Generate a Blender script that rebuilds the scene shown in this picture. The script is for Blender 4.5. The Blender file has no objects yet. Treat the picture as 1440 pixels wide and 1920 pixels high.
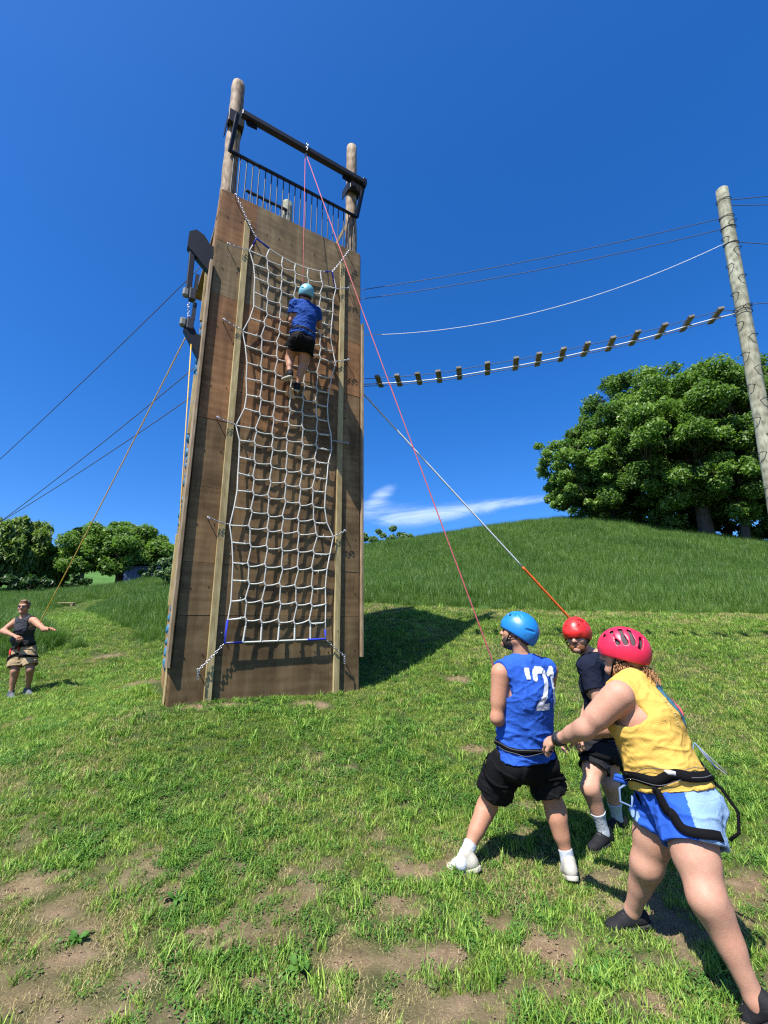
import bpy, bmesh, math, random
import numpy as np
from math import sin, cos, tan, radians, pi, hypot, atan2, sqrt
from mathutils import Vector, Matrix
from mathutils.bvhtree import BVHTree
random.seed(7); RNG = np.random.default_rng(7)
SC = bpy.context.scene
COL = SC.collection

# ------------------------------------------------------------------ camera
FPX = 840.0; TH = radians(14.93); RO = radians(0.63); CAMH = 1.6
cam_d = bpy.data.cameras.new('camera'); cam = bpy.data.objects.new('camera', cam_d); COL.objects.link(cam)
cam_d.sensor_fit = 'VERTICAL'; cam_d.sensor_height = 24.0; cam_d.lens = 24.0*FPX/1920.0
cam_d.clip_start = 0.05; cam_d.clip_end = 3000.0
_U = Vector((0, -sin(TH), cos(TH))); _F = Vector((0, cos(TH), sin(TH))); _X = Vector((1, 0, 0))
_r = _X*cos(RO) - _U*sin(RO); _u = _X*sin(RO) + _U*cos(RO)
cam.matrix_world = Matrix(((_r.x, _u.x, -_F.x, 0), (_r.y, _u.y, -_F.y, 0), (_r.z, _u.z, -_F.z, CAMH), (0, 0, 0, 1)))
SC.camera = cam

# ------------------------------------------------------------------ world, sun, exposure
SUN_EL = radians(58.0); SUN_H = np.array([-0.58, -0.815]); SUN_H = SUN_H/np.linalg.norm(SUN_H)
SUN_DIR = Vector((SUN_H[0]*cos(SUN_EL), SUN_H[1]*cos(SUN_EL), sin(SUN_EL)))
world = bpy.data.worlds.new('World'); SC.world = world; world.use_nodes = True
def build_world():
    nt = world.node_tree; N = nt.nodes; L = nt.links; N.clear()
    out = N.new('ShaderNodeOutputWorld'); bg = N.new('ShaderNodeBackground'); L.new(bg.outputs[0], out.inputs[0])
    sky = N.new('ShaderNodeTexSky'); sky.sky_type = 'NISHITA'; sky.sun_disc = False
    sky.sun_elevation = SUN_EL; sky.sun_rotation = atan2(SUN_H[0], SUN_H[1])
    sky.altitude = 300; sky.air_density = 1.0; sky.dust_density = 1.5; sky.ozone_density = 3.0
    hsv = N.new('ShaderNodeHueSaturation'); hsv.inputs['Saturation'].default_value = 1.18; hsv.inputs['Value'].default_value = 1.0
    tint = N.new('ShaderNodeMixRGB'); tint.blend_type = 'MULTIPLY'; tint.inputs[0].default_value = 1.0; tint.inputs[2].default_value = (0.70, 0.87, 1.20, 1); L.new(sky.outputs[0], tint.inputs[1]); L.new(tint.outputs[0], hsv.inputs['Color'])
    # thin fair weather cirrus low over the hills
    tc = N.new('ShaderNodeTexCoord'); sep = N.new('ShaderNodeSeparateXYZ'); L.new(tc.outputs['Generated'], sep.inputs[0])
    def math_(op, a, b=None, c=None):
        m = N.new('ShaderNodeMath'); m.operation = op
        for i, v in enumerate((a, b, c)):
            if v is None: continue
            if isinstance(v, (int, float)): m.inputs[i].default_value = v
            else: L.new(v, m.inputs[i])
        return m.outputs[0]
    az = math_('ARCTAN2', sep.outputs[0], sep.outputs[1]); el = math_('ARCSINE', sep.outputs[2])
    comb = N.new('ShaderNodeCombineXYZ'); L.new(math_('MULTIPLY', az, 5.0), comb.inputs[0])
    L.new(math_('MULTIPLY', math_('SUBTRACT', el, math_('MULTIPLY', az, 0.06)), 34.0), comb.inputs[1])
    nz = N.new('ShaderNodeTexNoise'); nz.inputs['Scale'].default_value = 1.0; nz.inputs['Detail'].default_value = 9.0
    nz.inputs['Roughness'].default_value = 0.70; nz.inputs['Distortion'].default_value = 0.9; L.new(comb.outputs[0], nz.inputs['Vector'])
    def blob(a0, e0, wa, we, tilt, amp):
        da = math_('SUBTRACT', az, a0)
        de = math_('SUBTRACT', math_('SUBTRACT', el, e0), math_('MULTIPLY', da, tilt))
        q = math_('ADD', math_('POWER', math_('DIVIDE', math_('ABSOLUTE', da), wa), 2.0), math_('POWER', math_('DIVIDE', math_('ABSOLUTE', de), we), 2.0))
        return math_('MULTIPLY', math_('POWER', 2.718, math_('MULTIPLY', q, -1.0)), amp)
    tot = blob(0.075, 0.252, 0.20, 0.034, 0.03, 1.0)
    for args in ((0.30, 0.268, 0.14, 0.012, 0.03, 0.75), (-0.005, 0.30, 0.045, 0.022, 0.5, 0.9), (-0.40, 0.215, 0.05, 0.03, 0.2, 0.5), (-0.66, 0.145, 0.05, 0.02, 0.1, 0.9), (1.6, 0.22, 0.5, 0.03, 0.05, 0.7), (-1.7, 0.2, 0.5, 0.03, 0.05, 0.7), (3.0, 0.25, 0.4, 0.03, 0.05, 0.7)):
        tot = math_('ADD', tot, blob(*args))
    ramp = N.new('ShaderNodeMapRange'); ramp.interpolation_type = 'SMOOTHSTEP'
    ramp.inputs['From Min'].default_value = 0.30; ramp.inputs['From Max'].default_value = 1.05
    L.new(math_('MULTIPLY', tot, math_('ADD', math_('MULTIPLY', nz.outputs['Fac'], 1.5), -0.02)), ramp.inputs['Value'])
    mix = N.new('ShaderNodeMixRGB'); L.new(math_('MULTIPLY', ramp.outputs[0], 0.38), mix.inputs[0]); L.new(hsv.outputs[0], mix.inputs[1])
    mix.inputs[2].default_value = (9.0, 9.8, 10.8, 1)
    L.new(mix.outputs[0], bg.inputs[0]); bg.inputs[1].default_value = 0.088
build_world()
sun_d = bpy.data.lights.new('sun', 'SUN'); sun_d.energy = 5.0; sun_d.angle = radians(0.53); sun_d.color = (1.0, 0.955, 0.89)
sun = bpy.data.objects.new('sun', sun_d); COL.objects.link(sun); sun.rotation_euler = SUN_DIR.to_track_quat('Z', 'Y').to_euler(); sun.location = (-20, -30, 60)
vs = SC.view_settings; vs.view_transform = 'Standard'; vs.look = 'None'; vs.exposure = 1.03; vs.gamma = 1.0; vs.use_curve_mapping = False
SC.display_settings.display_device = 'sRGB'
SC.render.engine = 'CYCLES'
cy = SC.cycles; cy.max_bounces = 6; cy.diffuse_bounces = 3; cy.glossy_bounces = 2; cy.transmission_bounces = 3; cy.transparent_max_bounces = 8
cy.caustics_reflective = False; cy.caustics_refractive = False; cy.use_denoising = False; cy.use_adaptive_sampling = True; cy.adaptive_threshold = 0.008; cy.filter_width = 1.25

# ------------------------------------------------------------------ helpers: photograph geometry to place things in the world
OC = np.array([0, 0, CAMH])
def ray(px, py):
    x = (px-720)/FPX; y = (960-py)/FPX
    xr = x*cos(RO)+y*sin(RO); yr = -x*sin(RO)+y*cos(RO)
    return np.array([xr, cos(TH)-yr*sin(TH), sin(TH)+yr*cos(TH)])
def at(px, py, Y):
    r = ray(px, py); return OC + r*(Y/r[1])
def atz(px, py, z):
    r = ray(px, py); return OC + r*((z-CAMH)/r[2])

# ------------------------------------------------------------------ helpers: objects
def tag(o, label=None, cat=None, group=None, kind=None):
    if label: o['label'] = label
    if cat: o['category'] = cat
    if group: o['group'] = group
    if kind: o['kind'] = kind
    return o
def empty(name, loc=(0, 0, 0), rz=0.0, label=None, cat=None, group=None):
    o = bpy.data.objects.new(name, None); COL.objects.link(o); o.location = loc; o.rotation_euler = (0, 0, rz); o.empty_display_size = 0.1
    return tag(o, label, cat, group)
def link(name, me, mat=None, parent=None):
    o = bpy.data.objects.new(name, me); COL.objects.link(o)
    if mat is not None and len(me.materials) == 0: me.materials.append(mat)
    if parent is not None: o.parent = parent
    return o
def mesh_np(name, V, F, mat=None, parent=None, smooth=True, origin=None):
    V = np.asarray(V, dtype=np.float32)
    if origin is not None: V = V - np.asarray(origin, dtype=np.float32)
    me = bpy.data.meshes.new(name); F = np.asarray(F, dtype=np.int32); n = F.shape[1]
    me.vertices.add(len(V)); me.vertices.foreach_set('co', V.ravel())
    me.loops.add(F.size); me.loops.foreach_set('vertex_index', F.ravel())
    me.polygons.add(len(F)); me.polygons.foreach_set('loop_start', np.arange(0, F.size, n, dtype=np.int32))
    try: me.polygons.foreach_set('loop_total', np.full(len(F), n, dtype=np.int32))
    except Exception: pass
    me.update(calc_edges=True); me.validate()
    if smooth: me.polygons.foreach_set('use_smooth', np.ones(len(me.polygons), dtype=bool))
    return link(name, me, mat, parent)
class MB:
    """collects boxes, tubes and prisms, then builds ONE mesh object"""
    def __init__(s): s.v = []; s.f = []; s.sm = []
    def add(s, V, F, smooth=False):
        b = len(s.v); s.v += [tuple(map(float, p)) for p in V]; s.f += [tuple(i+b for i in q) for q in F]; s.sm += [smooth]*len(F); return s
    def box(s, lo, hi, bev=0.0):
        (x0, y0, z0), (x1, y1, z1) = lo, hi
        if bev <= 0:
            return s.add([(x0,y0,z0),(x1,y0,z0),(x1,y1,z0),(x0,y1,z0),(x0,y0,z1),(x1,y0,z1),(x1,y1,z1),(x0,y1,z1)],
                  [(0,3,2,1),(4,5,6,7),(0,1,5,4),(1,2,6,5),(2,3,7,6),(3,0,4,7)])
        bm = bmesh.new(); bmesh.ops.create_cube(bm, size=1.0)
        for v in bm.verts: v.co = Vector(((x0+x1)/2+v.co.x*(x1-x0), (y0+y1)/2+v.co.y*(y1-y0), (z0+z1)/2+v.co.z*(z1-z0)))
        bmesh.ops.bevel(bm, geom=bm.edges[:], offset=bev, segments=1, affect='EDGES'); bm.verts.index_update()
        s.add([v.co for v in bm.verts], [[v.index for v in f.verts] for f in bm.faces]); bm.free(); return s
    def beam(s, a, b, w, h, up=(0, 0, 1), bev=0.0):
        a = Vector(a); b = Vector(b); d = (b-a); L = d.length; d.normalize(); side = d.cross(Vector(up)).normalized(); upv = side.cross(d)
        t = MB().box((-w/2, 0, -h/2), (w/2, L, h/2), bev)
        return s.add([a + side*p[0] + d*p[1] + upv*p[2] for p in t.v], t.f)
    def tube(s, pts, r, n=8, cap=True, twist=0.0):
        P = [Vector(p) for p in pts]; R = list(r) if hasattr(r, '__len__') else [r]*len(P); V = []; F = []
        if len(P) == 2: P = [P[0], P[0].lerp(P[1], .03), P[0].lerp(P[1], .97), P[1]]; R = [R[0], R[0]*.97+R[1]*.03, R[0]*.03+R[1]*.97, R[1]]
        d0 = (P[1]-P[0]).normalized(); ref = Vector((0, 0, 1)) if abs(d0.z) < 0.9 else Vector((1, 0, 0)); nrm = d0.cross(ref).normalized()
        for i, p in enumerate(P):
            d = (P[min(i+1, len(P)-1)]-P[max(i-1, 0)]);
            d = d.normalized() if d.length > 1e-9 else d0
            nrm = (nrm - d*nrm.dot(d)).normalized(); bi = d.cross(nrm)
            for k in range(n):
                a = 2*pi*k/n + twist*i; V.append(p + (nrm*cos(a)+bi*sin(a))*R[i])
        for i in range(len(P)-1):
            for k in range(n): F.append((i*n+k, i*n+(k+1) % n, (i+1)*n+(k+1) % n, (i+1)*n+k))
        s.add(V, F, True)
        if cap:
            m = len(V); b = len(s.v)-m
            s.f += [tuple(b+k for k in reversed(range(n))), tuple(b+m-n+k for k in range(n))]; s.sm += [False, False]
        return s
    def prism(s, outline, axis_vec):
        n = len(outline); A = [Vector(p) for p in outline]; ax = Vector(axis_vec)
        return s.add(A+[p+ax for p in A], [tuple(reversed(range(n))), tuple(range(n, 2*n))]+[(i, (i+1) % n, n+(i+1) % n, n+i) for i in range(n)])
    def build(s, name, mat=None, parent=None, origin=None):
        me = bpy.data.meshes.new(name); V = s.v
        if origin is not None: V = [(p[0]-origin[0], p[1]-origin[1], p[2]-origin[2]) for p in V]
        me.from_pydata(V, [], s.f); me.update()
        me.polygons.foreach_set('use_smooth', s.sm)
        bm = bmesh.new(); bm.from_mesh(me); bmesh.ops.recalc_face_normals(bm, faces=bm.faces[:]); bm.to_mesh(me); bm.free()
        return link(name, me, mat, parent)

# ------------------------------------------------------------------ helpers: materials
class NT:
    def __init__(s, name):
        s.m = bpy.data.materials.new(name); s.m.use_nodes = True; s.t = s.m.node_tree; s.N = s.t.nodes; s.L = s.t.links
        s.b = next(n for n in s.N if n.type == 'BSDF_PRINCIPLED'); s.out = next(n for n in s.N if n.type == 'OUTPUT_MATERIAL')
    def n(s, typ, **kw):
        x = s.N.new(typ)
        for k, v in kw.items():
            if hasattr(x, k): setattr(x, k, v)
        return x
    def set(s, node, key, v):
        if hasattr(v, 'is_linked') or hasattr(v, 'links'): s.L.new(v, node.inputs[key])
        else: node.inputs[key].default_value = v
    def coord(s, kind='Object', scale=(1, 1, 1)):
        tc = s.n('ShaderNodeTexCoord'); mp = s.n('ShaderNodeMapping'); mp.inputs['Scale'].default_value = scale
        s.L.new(tc.outputs[kind], mp.inputs[0]); return mp.outputs[0]
    def geo(s, scale=(1, 1, 1)):
        g = s.n('ShaderNodeNewGeometry'); mp = s.n('ShaderNodeMapping'); mp.inputs['Scale'].default_value = scale
        s.L.new(g.outputs['Position'], mp.inputs[0]); return mp.outputs[0]
    def noise(s, vec, scale=5, detail=5, rough=0.55, dist=0.0):
        x = s.n('ShaderNodeTexNoise'); s.set(x, 'Scale', scale); s.set(x, 'Detail', detail); s.set(x, 'Roughness', rough); s.set(x, 'Distortion', dist)
        if vec is not None: s.L.new(vec, x.inputs['Vector'])
        return x.outputs['Fac']
    def ramp(s, fac, stops):
        r = s.n('ShaderNodeValToRGB'); e = r.color_ramp.elements
        while len(e) < len(stops): e.new(0.5)
        for i, (p, c) in enumerate(stops): e[i].position = p; e[i].color = (*c, 1) if len(c) == 3 else c
        s.L.new(fac, r.inputs[0]); return r.outputs[0]
    def mix(s, fac, a, b, mode='MIX'):
        x = s.n('ShaderNodeMixRGB'); x.blend_type = mode
        for k, v in ((0, fac), (1, a), (2, b)):
            if isinstance(v, tuple): v = (*v, 1) if len(v) == 3 else v
            s.set(x, k, v)
        return x.outputs[0]
    def math(s, op, a, b=0.0):
        x = s.n('ShaderNodeMath'); x.operation = op; s.set(x, 0, a); s.set(x, 1, b); return x.outputs[0]
    def bump(s, h, strength=0.3, dist=0.01):
        x = s.n('ShaderNodeBump'); s.set(x, 'Strength', strength); s.set(x, 'Distance', dist); s.L.new(h, x.inputs['Height']); s.L.new(x.outputs[0], s.b.inputs['Normal'])
    def fin(s, col=None, rough=0.6, spec=0.3, metal=0.0, sub=0.0):
        if col is not None:
            if isinstance(col, tuple): col = (*col, 1)
            s.set(s.b, 'Base Color', col)
        s.set(s.b, 'Roughness', rough); s.set(s.b, 'Specular IOR Level', spec); s.set(s.b, 'Metallic', metal)
        if sub: s.set(s.b, 'Subsurface Weight', sub); s.b.inputs['Subsurface Radius'].default_value = (0.02, 0.008, 0.004); s.set(s.b, 'Subsurface Scale', 0.5)
        return s.m
def plain(name, col, rough=0.6, spec=0.3, metal=0.0, var=0.12, scale=30, bump=0.15):
    t = NT(name); v = t.coord('Object'); n = t.noise(v, scale, 5)
    c = t.ramp(n, [(0.25, tuple(x*(1-var) for x in col)), (0.75, tuple(min(1, x*(1+var)) for x in col))])
    if bump: t.bump(t.noise(v, scale*2.5, 4), bump, 0.004)
    return t.fin(c, rough, spec, metal)

# ------------------------------------------------------------------ numpy noise
def _h(ix, iy, iz):
    n = (ix*374761393 + iy*668265263 + iz*1274126177) & 0xffffffff
    n = ((n ^ (n >> 13))*1274126177) & 0xffffffff
    return ((n ^ (n >> 16)) & 0xffff)/65535.0
def vnoise(P):
    P = np.asarray(P, float); i = np.floor(P).astype(np.int64); f = P-i; f = f*f*(3-2*f); r = 0
    for dx in (0, 1):
        for dy in (0, 1):
            for dz in (0, 1):
                w = (f[:, 0] if dx else 1-f[:, 0])*(f[:, 1] if dy else 1-f[:, 1])*(f[:, 2] if dz else 1-f[:, 2])
                r = r + w*_h(i[:, 0]+dx, i[:, 1]+dy, i[:, 2]+dz)
    return r
def fbm(P, o=4):
    P = np.asarray(P, float); a = 0.5; r = 0; t = 0
    for k in range(o): r = r + a*vnoise(P*2**k + 17.3*k); t += a; a *= 0.5
    return r/t
def n2(x, y, s, o=4, seed=0.0): return fbm(np.stack([x*s, y*s, np.full_like(x, seed)], 1), o)

# ------------------------------------------------------------------ terrain
ZB = 0.832                                     # ground at the tower
TP0 = atz(314, 1321, ZB)[:2]                   # tower's front left corner
_d = ray(2125, 1169); TD = _d[:2]/np.linalg.norm(_d[:2]); TN = np.array([TD[1], -TD[0]])   # along its face; out of its face
def tw(u, off, z):
    xy = TP0 + TD*u + TN*off; return np.array([xy[0], xy[1], z+ZB])
CP = [(0,0,0),(-3,0,0),(3,0,0),(0,-6,0),(8,-4,0),(-8,-4,-0.3),(0.8,3.45,0.0),(1.2,2.4,0),(1.65,3.9,0.03),(2.6,2.2,0),(-1,2.5,0),(-2.6,3.2,.1),(3,3.4,.05),(4.4,4.4,.28),(7,5,.5),(-5,4.4,.05),(-0.4,4.3,.28),(0.9,5.2,.40),
      (-2.46,5.42,.80),(-.38,6.70,.80),(-3.75,7.49,.86),(-1.67,8.78,1.12),(-6.5,8.5,.56),(-9,7,.2),(-12,9,.3),(-14,2,-.4)]
for px, py, Y in [(1075,1180,9.2),(1250,1181,9.2),(1435,1182,9.0),(690,1134,12.2),(850,1140,12),(1000,1145,11.8),(1200,1150,11.5),(1440,1152,11.3),
                  (700,1085,22),(900,1072,22),(1080,1062,22),(1300,1065,22),(1440,1070,22),(680,1032,40),(880,1002,40),(1080,980,38),(1250,1000,36),(1440,1035,36),(1700,1060,34),
                  (150,1186,12.5),(300,1192,12),(20,1200,12),(200,1140,25),(20,1142,25),(300,1125,25),(200,1116,42),(20,1114,42),(-150,1120,40),(320,1090,42),(300,1052,130),(100,1085,130),(-200,1085,120)]:
    p = at(px, py, Y); CP.append((p[0], p[1], p[2]))
CP += [(0,62,9.0),(14,60,10.5),(30,60,9.0),(60,50,6),(60,10,3),(40,12,2.4),(30,-20,0),(-60,20,2.2),(-60,-20,0),(0,-40,0),(-10,130,13.0),(60,130,8),(-30,70,6.0)]
CP = np.array(CP, float)
def _phi(r2): return np.where(r2 > 1e-12, 0.5*r2*np.log(np.maximum(r2, 1e-12)), 0)
_n = len(CP); _S = 20.0; _xy = CP[:, :2]/_S
_K = _phi(((_xy[:, None]-_xy[None])**2).sum(-1)) + np.eye(_n)*2e-4; _P = np.hstack([np.ones((_n, 1)), _xy])
_A = np.block([[_K, _P], [_P.T, np.zeros((3, 3))]]); _w = np.linalg.solve(_A, np.concatenate([CP[:, 2], np.zeros(3)]))
def gz(x, y):
    x = np.asarray(x, float); y = np.asarray(y, float); sh = x.shape; q = np.stack([x.ravel(), y.ravel()], 1)
    r = np.hypot(q[:, 0], q[:, 1]-20); k = np.where(r > 130, 130/np.maximum(r, 1e-6), 1.0)
    qc = np.stack([q[:, 0]*k, (q[:, 1]-20)*k+20], 1)/_S; o = np.empty(len(q))
    for i in range(0, len(q), 60000):
        s = qc[i:i+60000]; o[i:i+60000] = _phi(((s[:, None]-_xy[None])**2).sum(-1))@_w[:_n] + _w[_n] + s@_w[_n+1:]
    o = np.where(r > 130, 5 + (o-5)*np.exp(-(r-130)/120.0), o)
    return o.reshape(sh)
def gz1(x, y): return float(gz(np.array([x]), np.array([y]))[0])
def hit(px, py):
    """the point of the ground seen at a place of the photograph"""
    r = ray(px, py); T = np.concatenate([np.linspace(1.5, 20, 700), np.geomspace(20.1, 300, 900)]); P = OC+T[:, None]*r
    dz = P[:, 2]-gz(P[:, 0], P[:, 1]); k = np.argmax(dz < 0)
    return P[k] if dz[k] < 0 else P[-1]

# ------------------------------------------------------------------ lawn / field layout
_bnd = sorted([tuple(hit(px, py)[:2]) for px, py in [(165,1190),(235,1200),(312,1206),(690,1136),(850,1140),(1000,1145),(1200,1150),(1440,1152)]])
_bnd = [(-60, 9.5), (-16, 10.2), tuple(hit(0, 1236)[:2]), tuple(hit(75, 1229)[:2]), tuple(hit(125, 1219)[:2]), tuple(hit(150, 1203)[:2])] + _bnd + [(30, 10.5), (60, 9.0)]
_bnd = sorted(_bnd); BX = np.array([b[0] for b in _bnd]); BY = np.array([b[1] for b in _bnd])
PATHW = [hit(205, 1197)[:2], hit(165, 1184)[:2], hit(140, 1166)[:2], hit(118, 1150)[:2], hit(150, 1137)[:2], hit(185, 1130)[:2]]
def seg_dist(x, y, A, B):
    d = np.array(B)-np.array(A); t = np.clip(((x-A[0])*d[0]+(y-A[1])*d[1])/(d@d), 0, 1); return np.hypot(x-A[0]-t*d[0], y-A[1]-t*d[1])
def field(x, y):
    """signed: above 0 in the tall grass"""
    e = y - np.interp(x, BX, BY) + (n2(x, y, 1.3, 3, 5.0)-0.5)*0.7
    pd = np.min([seg_dist(x, y, PATHW[i], PATHW[i+1]) for i in range(len(PATHW)-1)], 0) - (0.45+0.02*y)
    return np.minimum(e, pd)
BARE = [(590,1322,46,11),(365,1326,34,7),(440,1322,30,6),(890,1407,42,13),(605,1420,22,10),(650,1437,20,9),(30,1357,18,7),(245,1487,22,9),(50,1660,70,22),(100,1712,60,22),(55,1768,60,22),(135,1800,70,24),
        (370,1748,60,30),(470,1762,70,26),(450,1628,30,12),(270,1612,28,12),(90,1858,70,26),(570,1885,50,30),(785,1632,62,30),(760,1700,66,40),(520,1768,45,22),(935,1730,55,26),(1030,1785,75,48),
        (840,1790,60,30),(750,1900,90,26),(1125,1895,120,34),(990,1515,34,11),(980,1556,20,9),(1405,1655,60,34),(1240,1890,60,26),(20,1900,60,30),(250,1850,40,22),(380,1868,70,22),(640,1765,50,18),(700,1835,40,20),(455,1850,40,20),(225,1905,60,22),(860,1870,60,24),(255,1282,26,6),(860,1275,34,6),(200,1230,40,5)]
_bare = []
for px, py, rx, ry in BARE:
    c = hit(px, py); a = hit(px+rx, py); b = hit(px, py-ry); _bare.append((c[0], c[1], hypot(*(a-c)[:2]), hypot(*(b-c)[:2])))
def turf(x, y):
    """0 bare earth .. 1 thick turf"""
    near = np.clip((4.6-y)/2.0, 0, 1)
    a = n2(x, y, 1.9, 4, 1.0); b = n2(x, y, 6.5, 3, 2.0)
    near2 = np.clip((3.7-y)/1.0, 0, 1)*np.clip(0.45+0.35*x, 0.35, 1)
    v = np.clip(1.18 - near*0.50 - near2*0.24 + (a-0.5)*(0.5+1.9*near) + (b-0.5)*(0.35+2.2*near+1.2*near2), 0, 1)
    wob = 0.25+1.0*n2(x, y, 4.0, 4, 3.0); c3 = n2(x, y, 17.0, 3, 4.0)
    for cx, cy, rx, ry in _bare:
        q = np.hypot((x-cx)/rx, (y-cy)/ry)/wob
        v = np.minimum(v, np.clip((q-0.42)*1.1+(b-.5)*1.5+(c3-.5)*1.0, 0.0, 1))
    return v
def make_ground():
    n = 330
    sx = np.linspace(-1, 1, n); X = 2.6*np.sinh(np.arcsinh(700/2.6)*sx)
    sy = np.linspace(-0.72, 1, n); Y = 4.0 + 2.6*np.sinh(np.arcsinh(900/2.6)*sy)
    gx, gy = np.meshgrid(X, Y); x = gx.ravel(); y = gy.ravel(); z = gz(x, y)
    f = field(x, y); t = turf(x, y); nr = np.hypot(x, y-4) < 16
    z = z + np.where(nr, (n2(x, y, 5.0, 3, 8.0)-0.5)*0.03 + (n2(x, y, 19.0, 3, 9.0)-0.5)*0.018*(1.3-t), 0)
    i = np.arange(n*n).reshape(n, n); F = np.stack([i[:-1, :-1], i[:-1, 1:], i[1:, 1:], i[1:, :-1]], -1).reshape(-1, 4)
    t_ = NT('ground'); g = t_.geo(); at_ = t_.n('ShaderNodeAttribute'); at_.attribute_name = 'turf'; af = t_.n('ShaderNodeAttribute'); af.attribute_name = 'field'
    earth = t_.ramp(t_.noise(g, 9, 8, 0.7), [(0.25, (0.062, 0.040, 0.022)), (0.50, (0.165, 0.113, 0.065)), (0.8, (0.28, 0.203, 0.122))])
    earth = t_.mix(t_.ramp(t_.noise(g, 1.1, 3), [(0.4, (0, 0, 0)), (0.7, (1, 1, 1))]), earth, t_.mix(0.45, earth, (0.25, 0.19, 0.13)))
    straw = t_.ramp(t_.noise(g, 120, 3, 0.7), [(0.56, (0, 0, 0)), (0.68, (1, 1, 1))])
    earth = t_.mix(t_.math('MULTIPLY', straw, 0.55), earth, (0.46, 0.37, 0.22))
    shaded_thatch = t_.ramp(t_.noise(g, 28, 5, 0.7), [(0.3, (0.020, 0.030, 0.010)), (0.6, (0.050, 0.072, 0.020)), (0.8, (0.12, 0.12, 0.05))])  # thatch tone darkened: deep shade between the blades put into its colour
    far = t_.ramp(t_.noise(g, 0.35, 6, 0.65), [(0.3, (0.045, 0.105, 0.022)), (0.7, (0.075, 0.15, 0.035))])
    c = t_.mix(at_.outputs['Fac'], earth, shaded_thatch); c = t_.mix(af.outputs['Fac'], c, far)
    t_.bump(t_.noise(g, 45, 6, 0.7), 0.8, 0.02); m = t_.fin(c, 0.95, 0.1)
    o = mesh_np('ground', np.stack([x, y, z], 1), F, m); me = o.data
    for nm, val in (('turf', t), ('field', np.clip(f*2, 0, 1))):
        a = me.attributes.new(nm, 'FLOAT', 'POINT'); a.data.foreach_set('value', val.astype(np.float32))
    return tag(o, kind='structure')
ground = make_ground()

# ------------------------------------------------------------------ grass
def blade_mesh(name, mat, n, rad, h0, h1, w, lean, seg=3, curl=1.0, flat=0.0):
    V = []; F = []
    for k in range(n):
        a = random.uniform(0, 2*pi); r = rad*sqrt(random.random()); bx, by = r*cos(a), r*sin(a)
        h = random.uniform(h0, h1); d = random.uniform(0, 2*pi); L = random.uniform(0.2, 1.0)*lean*h; ww = w*random.uniform(0.7, 1.3); fd = d+pi/2+random.uniform(-.5, .5)
        b = len(V)
        for i in range(seg+1):
            t = i/seg; off = L*(t**(1+curl)); z = h*t*(1-flat*t) - 0.012*(i == 0); wt = ww*(1-t*0.55)*(1.0 if i < seg else 0.12)
            for s in (-1, 1): V.append((bx+off*cos(d)+s*wt/2*cos(fd), by+off*sin(d)+s*wt/2*sin(fd), z))
        for i in range(seg): F.append((b+2*i, b+2*i+1, b+2*i+3, b+2*i+2))
    me = bpy.data.meshes.new(name); me.from_pydata(V, [], F); me.update(); me.materials.append(mat)
    return bpy.data.objects.new(name, me)
def leafy_mesh(name, mat, n, rad, L, W, z0, z1):
    V = []; F = []
    for k in range(n):
        a = random.uniform(0, 2*pi); r = rad*sqrt(random.random()); c = Vector((r*cos(a), r*sin(a), random.uniform(z0, z1)))
        d = Vector((cos(a+random.uniform(-1, 1)), sin(a+random.uniform(-1, 1)), random.uniform(-.1, .55))).normalized(); s = d.cross(Vector((0, 0, 1))).normalized(); up = s.cross(d); l = L*random.uniform(.6, 1.3); w = W*random.uniform(.7, 1.2); b = len(V)
        for t, ww, zz in ((0, .15, 0), (.35, 1, .12), (.7, .8, .1), (1, .1, -.05)):
            for sg in (-1, 1): V.append(c+d*l*t+s*sg*w/2*ww+up*(zz*l+abs(ww)*w*.12))
        for i in range(3): F.append((b+2*i, b+2*i+1, b+2*i+3, b+2*i+2))
    me = bpy.data.meshes.new(name); me.from_pydata(V, [], F); me.update(); me.materials.append(mat)
    return bpy.data.objects.new(name, me)
def clod_mesh(seed):
    rs = np.random.default_rng(seed); V = []; F = []; m = plain('earth_clod', (0.17, 0.122, 0.078), .95, .1, 0, .4, 40, .6)
    for k in range(14):
        a = rs.uniform(0, 6.28); r = .09*sqrt(rs.random()); s = rs.uniform(.004, .013); b = len(V)
        for d in ((1, 0, 0), (-1, 0, 0), (0, 1, 0), (0, -1, 0), (0, 0, .8), (0, 0, -.5), (.6, .6, .3), (-.6, .6, .35), (.6, -.6, .3), (-.6, -.6, .35)): V.append((r*cos(a)+d[0]*s*rs.uniform(.7, 1.3), r*sin(a)+d[1]*s*rs.uniform(.7, 1.3), d[2]*s*rs.uniform(.7, 1.2)+s*.2))
        F += [tuple(b+i for i in q) for q in ((0, 6, 4), (6, 2, 4), (2, 7, 4), (7, 1, 4), (1, 9, 4), (9, 3, 4), (3, 8, 4), (8, 0, 4), (0, 5, 6), (6, 5, 2), (2, 5, 7), (7, 5, 1), (1, 5, 9), (9, 5, 3), (3, 5, 8), (8, 5, 0))]
    me = bpy.data.meshes.new('clod'); me.from_pydata(V, [], F); me.update(); me.materials.append(m); return bpy.data.objects.new('clod', me)
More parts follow.
